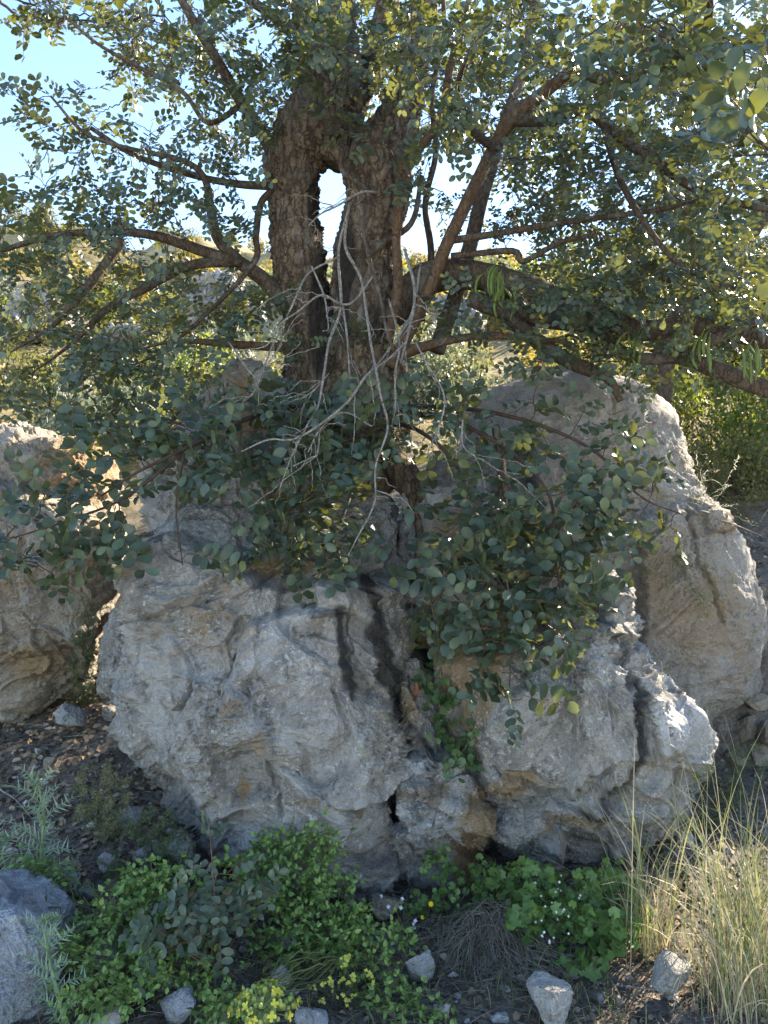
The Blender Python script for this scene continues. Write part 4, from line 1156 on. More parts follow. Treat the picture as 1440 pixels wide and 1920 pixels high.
# foliage
CAR0 = [pinnate(10 + k, [4, 4, 3, 5, 3, 4][k], [.15, .17, .12, .18, .13, .14][k], 0.046, 0.033, 0) for k in range(6)]
CAR1 = [pinnate(30 + k, [4, 3, 4, 5][k], [.15, .12, .16, .17][k], 0.044, 0.032, 1) for k in range(4)]
CAR = CAR0 + CAR1
M_carob = leaf_mat('carob_leaf', [(0.0, (0.014, 0.031, 0.022)), (0.3, (0.029, 0.058, 0.041)), (0.6, (0.048, 0.085, 0.058)), (0.88, (0.080, 0.122, 0.080)), (0.965, (0.095, 0.13, 0.055)), (0.99, (0.20, 0.18, 0.03))],
                   (0.46, 0.47, 0.03), 0.20, 0.40, (0.055, 0.078, 0.052), (0.16, 0.10, 0.05), spec=0.4)
RL = np.random.RandomState(21)
blobs = [
    # left crown
    (95, 195, 80, 55, 3.32, .15, 12), (200, 265, 120, 55, 3.4, .2, 17), (310, 330, 160, 80, 3.5, .25, 33), (120, 390, 130, 80, 3.4, .25, 28), (330, 410, 150, 55, 3.5, .25, 23),
    (50, 520, 110, 90, 3.35, .25, 23), (230, 560, 150, 80, 3.45, .3, 23), (90, 690, 140, 80, 3.3, .3, 23), (300, 670, 150, 80, 3.4, .3, 28), (450, 620, 80, 80, 3.55, .2, 17), (480, 545, 60, 40, 3.55, .2, 9),
    (330, 60, 110, 70, 3.4, .25, 17), (470, 90, 90, 90, 3.3, .3, 25), (420, 210, 80, 80, 3.5, .25, 17), (560, 50, 60, 80, 3.2, .2, 14), (450, 290, 60, 60, 3.5, .2, 8), (150, 30, 130, 35, 4.3, .5, 24), (300, 130, 90, 70, 4.4, .5, 20),
    # middle top
    (700, 80, 70, 110, 3.3, .25, 16), (640, 210, 55, 50, 3.4, .15, 6), (850, 130, 95, 95, 2.75, .25, 28), (950, 60, 110, 70, 2.9, .3, 22), (800, 40, 90, 60, 3.2, .3, 16), (830, 250, 60, 50, 3.0, .2, 8),
    (800, 250, 140, 180, 4.7, .5, 48), (960, 130, 130, 130, 4.6, .5, 46), (450, 150, 110, 140, 4.7, .4, 36), (650, 40, 120, 90, 4.7, .4, 31),
    (620, 40, 70, 40, 3.45, .15, 6), (540, 150, 30, 60, 3.5, .12, 4), (700, 160, 40, 50, 3.45, .12, 4), (650, 10, 120, 40, 3.3, .2, 14), (780, 330, 40, 60, 3.4, .1, 5), (240, 480, 200, 60, 4.2, .3, 27), (150, 620, 150, 90, 4.3, .3, 27), (400, 560, 120, 70, 4.3, .3, 17),
    # right top
    (1050, 270, 120, 90, 3.3, .3, 26), (1150, 90, 140, 90, 2.45, .25, 26), (1310, 70, 130, 90, 2.15, .3, 24), (1200, 250, 140, 90, 3.0, .3, 26), (1360, 300, 90, 110, 2.9, .3, 18), (1405, 290, 30, 80, 1.16, .08, 4), (1425, 130, 40, 80, 1.6, .15, 4),
    (1150, 390, 140, 70, 3.5, .35, 24), (1300, 450, 130, 80, 3.4, .35, 22), (1000, 380, 100, 70, 3.8, .4, 15), (1100, 200, 200, 150, 4.4, .5, 65), (1300, 330, 160, 150, 4.4, .5, 60), (1050, 430, 140, 80, 4.4, .4, 36),
    # right middle
    (1100, 560, 140, 55, 3.35, .25, 32), (1250, 560, 150, 75, 3.35, .3, 42), (1370, 560, 90, 90, 3.15, .3, 26), (1200, 680, 140, 45, 3.3, .2, 22), (1050, 660, 80, 45, 3.3, .2, 17), (880, 590, 60, 60, 3.4, .15, 9),
    # low shoots
    (620, 650, 90, 70, 3.45, .1, 6), (480, 740, 110, 60, 3.25, .15, 16), (330, 830, 105, 65, 2.92, .12, 28), (150, 960, 130, 55, 2.82, .1, 19), (50, 1040, 80, 60, 2.8, .1, 8), (560, 830, 120, 65, 3.05, .12, 24),
    (680, 800, 100, 55, 3.15, .12, 13), (570, 955, 80, 60, 2.95, .12, 13), (640, 930, 85, 85, 2.95, .1, 16), (600, 1040, 100, 36, 2.88, .08, 8), (345, 1060, 30, 26, 2.78, .04, 3),
    (790, 730, 70, 50, 3.25, .12, 11), (850, 800, 90, 55, 3.12, .12, 13), (1020, 790, 90, 65, 3.2, .1, 6), (1130, 880, 115, 80, 3.05, .1, 11), (1200, 965, 80, 50, 3.0, .08, 11), (1050, 980, 115, 80, 2.9, .1, 27),
    (880, 900, 70, 60, 3.0, .1, 8), (880, 1020, 85, 75, 2.84, .08, 19), (1000, 1110, 130, 70, 2.78, .08, 32), (820, 1130, 90, 65, 2.78, .06, 18), (950, 1195, 60, 36, 2.74, .05, 5), (1075, 1175, 50, 60, 2.72, .05, 10), (960, 1270, 34, 60, 2.7, .04, 6), (740, 1150, 36, 46, 2.78, .05, 3),
    (230, 760, 120, 60, 3.2, .2, 8), (500, 1000, 30, 30, 2.9, .08, 3),
]
tg = blob_targets(blobs, RL)
TW = grow(SK, tg, RL)
pick = lambda q, rs: (rs.randint(6) if q[1] < 3.25 else 6 + rs.randint(4))
low = lambda t: t[0][-1][2] < 1.95 and t[0][-1][1] < 3.4
plc = leaves_on([t for t in TW if low(t)], RL, len(CAR), reach=0.17, step=0.045, tpick=pick, smin=0.82, smax=1.25)
plc += leaves_on([t for t in TW if not low(t)], RL, len(CAR), reach=0.20, step=0.04, tpick=pick, smin=0.55, smax=0.86)
def _cleft(m):                                     # the dark cleft between the boulders stays open
    x, y = to_px(m[:3, 3] + m[:3, 0] * 0.07)
    return 698 < x < 796 and 880 < y < 1240
plc = [p for p in plc if not _cleft(p[0])]
# the part of the crown above and behind the picture
up = np.array([(RL.uniform(-2.6, 3.2), RL.uniform(2.9, 6.0), RL.uniform(3.9, 5.6)) for _ in range(90)])
up = np.vstack([up, np.array([(1.9, 1.75, 2.6)]) + RL.uniform(-.55, .55, (44, 3))])      # unseen boughs added on the right to shade the near leaves
TW2 = grow(SK, up, RL)
plc += leaves_on(TW2, RL, len(CAR), reach=0.30, step=0.05, tpick=lambda q, rs: 6 + rs.randint(4), smin=1.1, smax=1.6)
bare = blob_targets([(1150, 480, 250, 150, 3.4, .3, 60), (1200, 640, 200, 60, 3.3, .2, 26), (1150, 250, 250, 150, 3.2, .4, 40), (850, 300, 120, 180, 3.5, .2, 24), (250, 450, 230, 180, 3.5, .3, 50), (150, 680, 150, 120, 3.35, .2, 22),
                     (400, 200, 120, 150, 3.5, .2, 24), (700, 500, 110, 140, 3.45, .1, 30), (1050, 820, 180, 80, 3.15, .08, 14), (600, 720, 150, 60, 3.3, .1, 14)], RL)
TWb = grow(SK, bare, RL, r_tip=.0011, r_per=.012, wig=.16)
V, T, A = twig_mesh(TW + TW2 + TWb)
part('twigs', V, T, M_twig, tree, A, kind='stuff')
place_leaves(tree, plc, CAR, M_carob, 300)

# green pods
M_pod = plain_mat('green_carob_pod', (0.07, 0.115, 0.02), (0.13, 0.17, 0.035), 30, 0.5)
for cx, cy, d, n in [(925, 530, 3.45, 9), (1412, 672, 3.1, 7), (1190, 650, 3.2, 6), (1330, 650, 3.1, 5), (950, 560, 3.4, 4)]:
    top = P(cx, cy - 26, d)
    for _ in range(n):
        L = RL.uniform(.10, .16)
        az, out = RL.uniform(0, 6.28), RL.uniform(.1, .45)
        hv = np.array([math.cos(az) * out, math.sin(az) * out * .6, 0])
        a = top + RL.normal(size=3) * (.018, .012, .014)
        pts = catmull([a, a + hv * L * .8 + (0, 0, -.28 * L), a + hv * L * 1.1 + (0, 0, -.65 * L), a + hv * L * RL.uniform(.2, 1.3) + (0, 0, -L)], 4)
        V, T = tube(pts, np.interp(np.linspace(0, 1, len(pts)), [0, .08, .2, .8, .95, 1], [.0015, .002, .0058, .0062, .004, .001]), 7)
        ctr = np.repeat(pts, 7, 0)
        V[:len(ctr), 1] = ctr[:, 1] + (V[:len(ctr), 1] - ctr[:, 1]) * .55
        part('pod', V, T, M_pod, tree)
# ------------------------------------------------------------------ neighbouring carob on the right
nb_loc = np.array([2.05, 5.6, ghs(2.05, 5.6)])
nb = thing('carob_tree', nb_loc, 'second carob tree on the slope at right, its slanting grey trunk backlit', 'tree')
SN = Skel()
limb('trunk', [(1215, 800, 5.6, 64), (1240, 680, 5.6, 46), (1275, 595, 5.6, 38), (1330, 530, 5.6, 37), (1400, 440, 5.6, 36), (1490, 320, 5.6, 34), (1600, 200, 5.8, 30), (1750, 60, 6.0, 24)], M_limb, 20, 0.03, 0.06, 0.1, 201, owner=nb, sk=SN)
limb('limb', [(1330, 530, 5.6, 22), (1290, 430, 5.8, 20), (1240, 330, 6.0, 16), (1200, 200, 6.2, 12)], M_limb, 12, 0.04, 0.05, 0.1, 202, owner=nb, sk=SN)
limb('limb', [(1600, 200, 5.8, 24), (1800, 260, 6.2, 22), (2050, 250, 6.6, 16)], M_limb, 12, 0.04, 0.05, 0.1, 203, owner=nb, sk=SN)
limb('limb', [(1490, 320, 5.6, 24), (1700, 420, 5.6, 20), (1900, 480, 5.6, 16)], M_limb, 12, 0.04, 0.05, 0.1, 204, owner=nb, sk=SN)
RN = np.random.RandomState(77)
t1 = blob_targets([(1100, 300, 200, 200, 6.2, .8, 40), (1330, 350, 160, 200, 6.0, .8, 44), (1400, 150, 200, 160, 6.3, .8, 40), (1180, 520, 120, 80, 6.4, .5, 16), (1390, 640, 80, 60, 5.6, .3, 12), (950, 330, 90, 120, 6.6, .5, 12)], RN, clamp=False)
t2 = []  # unseen outer crown, thickened to keep sun off the boulders and grass
while len(t2) < 520:
    q = RN.uniform(-1, 1, 3)
    if 0.25 < q @ q < 1:
        t2.append((4.7 + q[0] * 2.5, 6.7 + q[1] * 2.2, 4.1 + q[2] * 2.3))
TN = grow(SN, np.vstack([t1, np.array(t2)]), RN)
pn = leaves_on(TN, RN, len(CAR), reach=0.34, step=0.06, tpick=lambda q, rs: 6 + rs.randint(4), smin=.9, smax=1.35)
V, T, A = twig_mesh(TN, 3)
part('twigs', V, T, M_twig, nb, A, kind='stuff')
place_leaves(nb, pn, CAR, M_carob, 60)

# ------------------------------------------------------------------ shrubs on the hillside
def shrub_template(seed, n, leaf, lump=6, flat=0.8):
    """leafy dome: many small leaf faces in clumps through the volume, plus stems"""
    rs = np.random.RandomState(seed)
    cs = [np.array([rs.uniform(-.62, .62), rs.uniform(-.62, .62), rs.uniform(.22, .78) * flat]) for _ in range(lump)]
    rr = [rs.uniform(.22, .42) for _ in range(lump)]
    q = rs.normal(size=(n, 3)); q /= np.linalg.norm(q, axis=1)[:, None]
    k = rs.randint(lump, size=n)
    r = rs.uniform(0.55, 1.08, n) ** 0.6
    c = np.array(cs)[k] + q * (np.array(rr)[k] * r)[:, None]
    c[:, 2] = np.maximum(c[:, 2], 0.03)
    ax = rs.normal(size=(n, 3)); ax /= np.linalg.norm(ax, axis=1)[:, None]
    no = q + 0.9 * rs.normal(size=(n, 3))
    sd = np.cross(no, ax); sd /= np.linalg.norm(sd, axis=1)[:, None] + 1e-9
    L = leaf * rs.uniform(.6, 1.3, n)[:, None]
    a, b, e, f = c - ax * L, c + sd * L * .55, c + ax * L, c - sd * L * .55
    V = np.stack([a, b, e, f], 1).reshape(-1, 3)
    i = np.arange(n)[:, None] * 4
    T = np.concatenate([i + [0, 1, 2], i + [0, 2, 3]])
    A = np.repeat(rs.rand(n), 4)
    g = Geo()
    for cc, r_ in zip(cs, rr):
        pts = catmull([(0, 0, -.05), (cc[0] * .4, cc[1] * .4, cc[2] * .35), tuple(cc)], 3)
        v, t = tube(pts, np.linspace(.028, .008, len(pts)), 5)
        g.add(v, t)
    return make_mesh('crown', V, T, {'rnd': A, 'stem': A * 0}, smooth=False), make_mesh('stem', *g.get()[:2])

M_olive = leaf_mat('olive_green_shrub_leaf', [(0, (0.05, 0.058, 0.022)), (.5, (0.10, 0.108, 0.038)), (1, (0.17, 0.16, 0.06))], (0.42, 0.40, 0.06), .3, .6)
M_gold = leaf_mat('golden_shrub_leaf', [(0, (0.11, 0.095, 0.025)), (.5, (0.20, 0.165, 0.04)), (1, (0.32, 0.25, 0.07))], (0.6, 0.48, 0.08), .35, .6)  # yellower leaf tone, picked more often high on the slope
M_silver = leaf_mat('silvery_shrub_leaf', [(0, (0.09, 0.11, 0.075)), (.5, (0.17, 0.19, 0.14)), (1, (0.27, 0.29, 0.22))], (0.35, 0.40, 0.15), .25, .6)
M_fresh = leaf_mat('fresh_green_shrub_leaf', [(0, (0.035, 0.07, 0.015)), (.5, (0.075, 0.13, 0.03)), (1, (0.14, 0.19, 0.05))], (0.45, 0.50, 0.05), .35, .5)
shr = {}
for kname, mt in (('olive', M_olive), ('gold', M_gold), ('silver', M_silver), ('fresh', M_fresh)):
    for s in range(2):
        c_, s_ = shrub_template(300 + s + 7 * len(shr), 1500, 0.05)
        c_.materials.append(mt); s_.materials.append(M_twig)
        shr[(kname, s, 0)] = (c_, s_)
        c_, s_ = shrub_template(340 + s + 7 * len(shr), 4200, 0.026, 9)
        c_.materials.append(mt); s_.materials.append(M_twig)
        shr[(kname, s, 1)] = (c_, s_)

def shrub(kind, v, near, x, y, size, tall, label, group, rz):
    t = thing('shrub', (x, y, ghs(x, y) - 0.04), label, 'shrub', group)
    t.rotation_euler = (0, 0, rz); t.scale = (size, size, size * tall)
    for nm, me in zip(('crown', 'stem'), shr[(kind, v, near)]):
        o = bpy.data.objects.new(nm, me); COL.objects.link(o); o.parent = t
    return t

RH = np.random.RandomState(12)
lab = {'gold': 'golden sunlit shrub on the far hillside', 'olive': 'olive green shrub on the far hillside', 'silver': 'silvery grey shrub on the far hillside', 'fresh': 'bright green shrub on the far hillside'}
cnt = 0
while cnt < 190:
    y = 9 + 33 * RH.rand() ** 0.8
    x = RH.uniform(-0.72, 0.70) * y
    if abs(x / y) > 0.71:
        continue
    k = RH.choice(['gold', 'olive', 'silver', 'fresh'], p=[.38 if y > 20 else .15, .34, .13 if y > 20 else .3, .15 if y > 20 else .21])
    xp = 720 + x / y * FPX
    where = ['at the left edge', 'behind the left branches', 'behind the outer left twigs', 'just left of the twin trunks', 'behind the twin trunks', 'right of the twin trunks', 'behind the thick right limb', 'at the right edge'][int(np.searchsorted([40, 200, 380, 500, 760, 950, 1250], xp))]
    band = 'low on the hillside' if y < 16 else 'halfway up the hillside' if y < 27 else 'high on the hillside' if y < 36 else 'near the ridge'
    shrub(k, RH.randint(2), 0, x, y, RH.uniform(.5, 1.5), RH.uniform(.7, 1.15), lab[k].replace('on the far hillside', band + ', ' + where), 'shrubs scattered over the far hillside', RH.uniform(0, 6.28))
    cnt += 1
for i, (px, d, size, tall, k, l) in enumerate([
        (300, 8.5, 0.95, 1.25, 'fresh', 'bright yellow green shrub behind the left branches of the carob'),
        (390, 9.5, 1.1, 1.3, 'silver', 'grey green shrub right of the bright one behind the left branches'),
        (150, 7.5, 1.0, 1.1, 'silver', 'silvery shrub above the pale boulder at the left edge'),
        (20, 8.2, 1.1, 1.2, 'olive', 'olive shrub at the far left edge behind the hanging leaves'),
        (500, 8.6, 0.9, 1.2, 'olive', 'olive shrub just left of the twin trunks'),
        (960, 6.6, 0.85, 1.0, 'silver', 'silvery shrub behind the smooth beige boulder under the thick limb'),
        (800, 8.0, 1.0, 1.2, 'silver', 'grey shrub seen between the trunks and the brown leaning limb'),
        (1330, 5.6, 0.62, 1.25, 'olive', 'dark leafy shrub right of the beige boulder top'),
        (1420, 5.9, 0.75, 1.3, 'fresh', 'green shrub at the right edge under the drooping limb'),
        (1240, 6.6, 0.7, 1.2, 'fresh', 'green shrub just behind the beige boulder top at right'),
        (1480, 7.0, 1.1, 1.4, 'olive', 'large olive shrub at the right edge behind the limbs'),
        (1150, 8.0, 1.0, 1.3, 'olive', 'olive shrub far behind the beige boulder')]):
    x = (px - 720) / FPX * d
    shrub(k, i % 2, 1, x, d, size, tall, l, None, i * 1.3)

# ------------------------------------------------------------------ outcrops on the hillside
for i, (px, py, wd, ht, d, l) in enumerate([
        (400, 560, 110, 80, 15, 'pale grey rock outcrop on the hillside left of the trunks'), (860, 610, 110, 80, 11, 'pale rock outcrop seen under the thick right limb'),
        (60, 600, 130, 90, 16, 'grey outcrop on the hillside at the left edge'), (230, 640, 90, 60, 12, 'low grey outcrop behind the left branches'),
        (560, 500, 80, 40, 22, 'small outcrop near the ridge behind the left trunk'), (1000, 560, 120, 60, 20, 'grey outcrop on the slope behind the thick limb')]):
    V, T, at = rock_shape(ellipse(px, py, wd / 2, ht / 2, 26, 0.12, 400 + i), (px, py), d, wd / FPX * d * .35, wd / FPX * d * .5, seg=130, rings=46, back=12, seed=400 + i, box=.5, amp=3.0, facet=1.4)
    solid('rock_outcrop', V, T, M_grey, l, 'rock outcrop', attrs=at)
# ------------------------------------------------------------------ litter on the soil
RF = np.random.RandomState(91)
def on_ground(n, x0, x1, y0, y1):
    x, y = RF.uniform(x0, x1, n), RF.uniform(y0, y1, n)
    return np.stack([x, y, gh(x, y)], -1)

M_litter = plain_mat('dead_leaf_litter', (0.06, 0.04, 0.027), (0.32, 0.24, 0.16), 9, 0.85, use_rnd=True)
lt = [leaflet(.038, .024, 1, .3, .5, rs=RF) for _ in range(3)]
g = Geo()
for q in np.vstack([on_ground(4200, -2.0, -0.75, 2.5, 4.3), on_ground(4200, -1.3, 1.6, 1.9, 3.3), on_ground(2600, 0.9, 2.6, 2.6, 6.5)]):
    V, T = lt[RF.randint(3)]
    M = xform(RF.normal(size=3) * (1, 1, .25), (RF.normal() * .5, RF.normal() * .5, 1), q + (0, 0, .006))
    g.add(V * RF.uniform(.5, 1.2) @ M[:3, :3].T + M[:3, 3], T, np.full((len(V), 2), RF.rand()))
V, T, A = g.get()
solid('leaf_litter', V, T, M_litter, 'brown dead leaves scattered over the soil', 'leaf litter', attrs=A, kind='stuff')

M_gravel = plain_mat('gravel', (0.16, 0.14, 0.12), (0.42, 0.39, 0.35), 25, 0.9, 0.4, use_rnd=True)
g = Geo()
ico = np.array([(0, 0, 1), (.9, 0, .2), (.3, .85, .25), (-.75, .5, .2), (-.7, -.55, .25), (.35, -.85, .2), (0, 0, -.5)])
icoT = np.array([(0, 1, 2), (0, 2, 3), (0, 3, 4), (0, 4, 5), (0, 5, 1), (6, 2, 1), (6, 3, 2), (6, 4, 3), (6, 5, 4), (6, 1, 5)])
for q in np.vstack([on_ground(500, -2.0, -0.7, 2.6, 4.2), on_ground(620, -1.3, 1.6, 1.9, 3.2), on_ground(400, 1.2, 2.8, 3.0, 6.5)]):
    s = 0.004 + 0.024 * RF.rand() ** 5
    V = (ico * RF.uniform(.7, 1.3, ico.shape)) @ np.array(Matrix.Rotation(RF.uniform(0, 6.28), 3, 'Z')).T * s * (1, 1, .7)
    g.add(V + q, icoT, np.full((len(V), 2), RF.rand()))
V, T, A = g.get()
solid('gravel', V, T, M_gravel, 'small stone chips scattered over the soil', 'gravel', attrs=A, smooth=False, kind='stuff')

def strands(roots, tips_fn, r0, n_pts=5):
    """thin flat-ish blades / threads: triangular tubes"""
    g = Geo()
    for q in roots:
        pts, r = tips_fn(q)
        V, T = tube(pts, np.linspace(r, r * .25, len(pts)), 3, cap=False)
        g.add(V, T, np.full((len(V), 2), RF.rand()) * (1, 0))
    return g.get()

M_straw = plain_mat('grey_straw', (0.09, 0.075, 0.055), (0.34, 0.30, 0.235), 14, 0.85, use_rnd=True)
def lying(q):
    L = RF.uniform(.06, .22); a = RF.uniform(0, 6.28)
    e = q + (math.cos(a) * L, math.sin(a) * L * .8, 0)
    e[2] = ghs(e[0], e[1]) + .006
    return catmull([q + (0, 0, .004), (q + e) / 2 + (RF.normal() * .012, RF.normal() * .012, .012), e], 2), RF.uniform(.0007, .0016)
V, T, A = strands(np.vstack([on_ground(1000, -.1, 1.0, 2.0, 3.1), on_ground(350, -2.0, -.6, 2.6, 4.0), on_ground(380, -1.1, 0.1, 2.0, 2.6)]), lying, 0)
solid('dry_grass_litter', V, T, M_straw, 'dry grass stems and fine twigs lying on the soil', 'dry grass', attrs=A, kind='stuff')

top = G(905, 1690); foot = G(930, 1800)
mt = thing('matted_straw', foot, 'heap of matted dry straw below the cleft, left of the round leaved plants', 'dry grass')
g = Geo()
for _ in range(520):
    u, v = RF.normal() * .45, RF.normal() * .45
    a = np.array([foot[0] + u * .22 - .01, foot[1] + .10 + v * .16, 0])
    az = RF.normal() * .7 - 1.57 + u * .6
    L = RF.uniform(.07, .22)
    hump = lambda q: ghs(q[0], q[1]) + .085 * math.exp(-((q[0] - foot[0]) / .15) ** 2 - ((q[1] - foot[1] - .12) / .12) ** 2) * RF.uniform(.5, 1.1)
    e = a + (math.cos(az) * L, math.sin(az) * L, 0)
    m = (a + e) / 2 + RF.normal(size=3) * .018
    a[2], m[2], e[2] = hump(a) + .004, hump(m) + .016, hump(e) + .006
    V, T = tube(catmull([a, m, e], 3), np.linspace(.0012, .0005, 7), 3, cap=False)
    g.add(V, T, np.full((len(V), 2), RF.rand()) * (1, 0))
V, T, A = g.get()
part('straw', V, T, M_straw, mt, A, kind='stuff')

# ------------------------------------------------------------------ generic leafy plant
def plant(name, label, cat, base, stems, blobs, temps, lmat, smat, nparts, rs, reach=.10, step=.025, toward=(0, -.45, .9), spread=.4, smin=.75, smax=1.2, r_tip=.0009, r_per=.006, wig=.12, sag=0, splay=1, group=None, clamp=False, leafname='leaf'):
    t = thing(name, base, label, cat, group)
    sk = Skel(); g = Geo()
    for pts in stems:
        c4 = catmull(np.array(pts, float), 6)
        V, T = tube(c4[:, :3], c4[:, 3], 6)
        g.add(V, T); sk.add(c4[:, :3])
    tw = grow(sk, blob_targets(blobs, rs, clamp, .02), rs, r_tip, r_per, wig, sag)
    for p, r in tw:
        V, T = tube(p, r, 3, cap=False); g.add(V, T)
    V, T, A = g.get()
    part('stem', V, T, smat, t, A)
    place_leaves(t, leaves_on(tw, rs, len(temps), reach, step, toward, spread, smin, smax, splay), temps, lmat, nparts, leafname)
    return t

def stem4(base, *ctl, r=.003):
    b = np.asarray(base, float)
    n = len(ctl)
    return [(*b, r)] + [(*P(*c), r * (1 - .7 * (k + 1) / n)) for k, c in enumerate(ctl)]

M_gstem = plain_mat('green_stem', (0.06, 0.08, 0.025), (0.13, 0.14, 0.05), 30, .6)
M_rstem = plain_mat('reddish_stem', (0.10, 0.05, 0.03), (0.19, 0.10, 0.06), 30, .6)
M_bramble = leaf_mat('bright_green_leaf', [(0, (0.085, 0.15, 0.035)), (.5, (0.17, 0.28, 0.06)), (1, (0.29, 0.39, 0.09))], (0.40, 0.52, 0.06), .28, .45, stemc=(.10, .14, .03))
TRI = [pinnate(500 + k, [1, 2, 2, 1][k], [.035, .05, .055, .03][k], .020, .0125, 0, ang=55, terminal=True, pointed=True) for k in range(4)]
RP = np.random.RandomState(33)
b1 = G(280, 1830)
plant('leafy_shrub', 'bright green small leaved shrub at lower left, beside the thistles', 'shrub', b1,
      [stem4(b1, (290, 1770, 2.42), (310, 1660, 2.55)), stem4(b1, (230, 1790, 2.38), (200, 1720, 2.42)), stem4(b1, (200, 1840, 2.3), (140, 1820, 2.26)), stem4(b1, (340, 1790, 2.42), (400, 1690, 2.5)), stem4(b1, (300, 1840, 2.3), (330, 1850, 2.25))],
      [(300, 1660, 95, 40, 2.56, .08, 60), (230, 1735, 90, 55, 2.44, .08, 60), (330, 1735, 80, 50, 2.46, .08, 50), (140, 1790, 50, 50, 2.32, .06, 22), (250, 1830, 100, 36, 2.26, .06, 42), (60, 1630, 60, 20, 2.7, .05, 10), (350, 1830, 60, 40, 2.3, .05, 22), (170, 1880, 60, 26, 2.18, .05, 12), (240, 1870, 40, 26, 2.18, .05, 10)],
      TRI, M_bramble, M_gstem, 300, RP, step=.014)
b2 = G(580, 1800)
plant('leafy_shrub', 'bright green small leaved shrub against the foot of the big left boulder', 'shrub', b2,
      [stem4(b2, (570, 1720, 2.6), (560, 1610, 2.72)), stem4(b2, (620, 1740, 2.55), (640, 1660, 2.64)), stem4(b2, (530, 1740, 2.56), (500, 1660, 2.64)), stem4(b2, (650, 1800, 2.46), (720, 1830, 2.4))],
      [(520, 1600, 60, 36, 2.76, .06, 30), (590, 1590, 50, 44, 2.76, .06, 26), (570, 1660, 100, 45, 2.68, .08, 66), (620, 1720, 75, 55, 2.6, .07, 52), (510, 1710, 60, 50, 2.6, .06, 26), (560, 1770, 90, 34, 2.5, .06, 34), (660, 1770, 50, 40, 2.5, .05, 22), (450, 1640, 50, 40, 2.65, .05, 16)],
      TRI, M_bramble, M_gstem, 300, RP, step=.014, clamp=True)
b2b = G(720, 1880)
plant('leafy_herb', 'low bright green herb sprawling left of the grey white stone', 'herb', b2b,
      [stem4(b2b, (700, 1840, 2.35), (680, 1800, 2.42)), stem4(b2b, (740, 1850, 2.34), (760, 1800, 2.42)), stem4(b2b, (770, 1890, 2.24), (800, 1900, 2.2))],
      [(690, 1810, 60, 40, 2.42, .06, 22), (730, 1860, 70, 40, 2.32, .06, 26), (770, 1890, 60, 28, 2.24, .05, 16), (740, 1760, 40, 30, 2.5, .05, 10), (430, 1895, 60, 26, 2.16, .05, 16)],
      TRI, M_bramble, M_gstem, 120, RP)
# carob seedling
M_seed = leaf_mat('greyish_seedling_leaf', [(0, (0.045, 0.075, 0.045)), (.5, (0.075, 0.115, 0.07)), (1, (0.12, 0.165, 0.105))], (0.3, 0.4, 0.12), .18, .4, (0.16, 0.19, 0.16), (.2, .08, .05))
b3 = G(400, 1840)
plant('carob_seedling', 'young carob seedling with greyish rounded leaves and reddish stalks among the green shrubs', 'seedling', b3,
      [stem4(b3, (398, 1760, 2.34), (404, 1700, 2.38), (394, 1570, 2.42), r=.004), stem4(b3, (370, 1800, 2.3), (330, 1780, 2.3)), stem4(b3, (440, 1760, 2.36), (490, 1720, 2.38))],
      [(394, 1575, 14, 20, 2.42, .02, 4), (400, 1640, 60, 22, 2.42, .05, 5), (400, 1690, 60, 36, 2.36, .06, 7), (370, 1760, 70, 34, 2.3, .06, 7), (460, 1720, 50, 44, 2.36, .05, 5), (330, 1700, 30, 30, 2.4, .04, 5), (300, 1800, 40, 26, 2.28, .04, 5)],
      CAR0, M_seed, M_rstem, 80, RP, reach=.10, step=.05, smin=.55, smax=.8, r_tip=.0012)

# ------------------------------------------------------------------ round leaved plants
def lobed(seed, R, lobes=5, cut=.22, teeth=True, lod=0):
    """palmate round leaf on a stalk: blade centre at x=R beyond the stalk end"""
    rs = np.random.RandomState(seed)
    n = lobes * 6
    a = np.linspace(-2.75, 2.75, n)
    r = R * (1 - cut * (0.5 - 0.5 * np.cos(a / 5.5 * lobes * 2 * math.pi + math.pi)) ** 2.2) * (1 + (.05 * np.cos(a * 17) if teeth else 0))
    V = np.zeros((n + 2, 3))
    V[1:n + 1, 0], V[1:n + 1, 1] = r * np.cos(a), r * np.sin(a)
    V[n + 1] = (-R * .15, 0, 0)
    V[0] = (0, 0, 0)
    rr = np.hypot(V[:, 0], V[:, 1])
    V[:, 2] = .22 * rr ** 2 / R + .10 * rr * np.cos(np.arctan2(V[:, 1], V[:, 0]) * lobes) * .6
    k = np.arange(1, n)
    T = np.vstack([np.stack([np.zeros(n - 1, int), k, k + 1], -1), [(0, n, n + 1), (0, n + 1, 1)]])
    V[:, 0] += R * 1.0
    g = Geo()
    g.add(V, T, np.stack([np.full(len(V), rs.rand()), np.zeros(len(V))], -1))
    v, t = tube([(0, 0, 0), (R * .5, 0, .002), (R, 0, 0)], .0008, 3, cap=False)
    g.add(v, t, np.stack([np.full(len(v), .5), np.ones(len(v))], -1))
    return g.get()

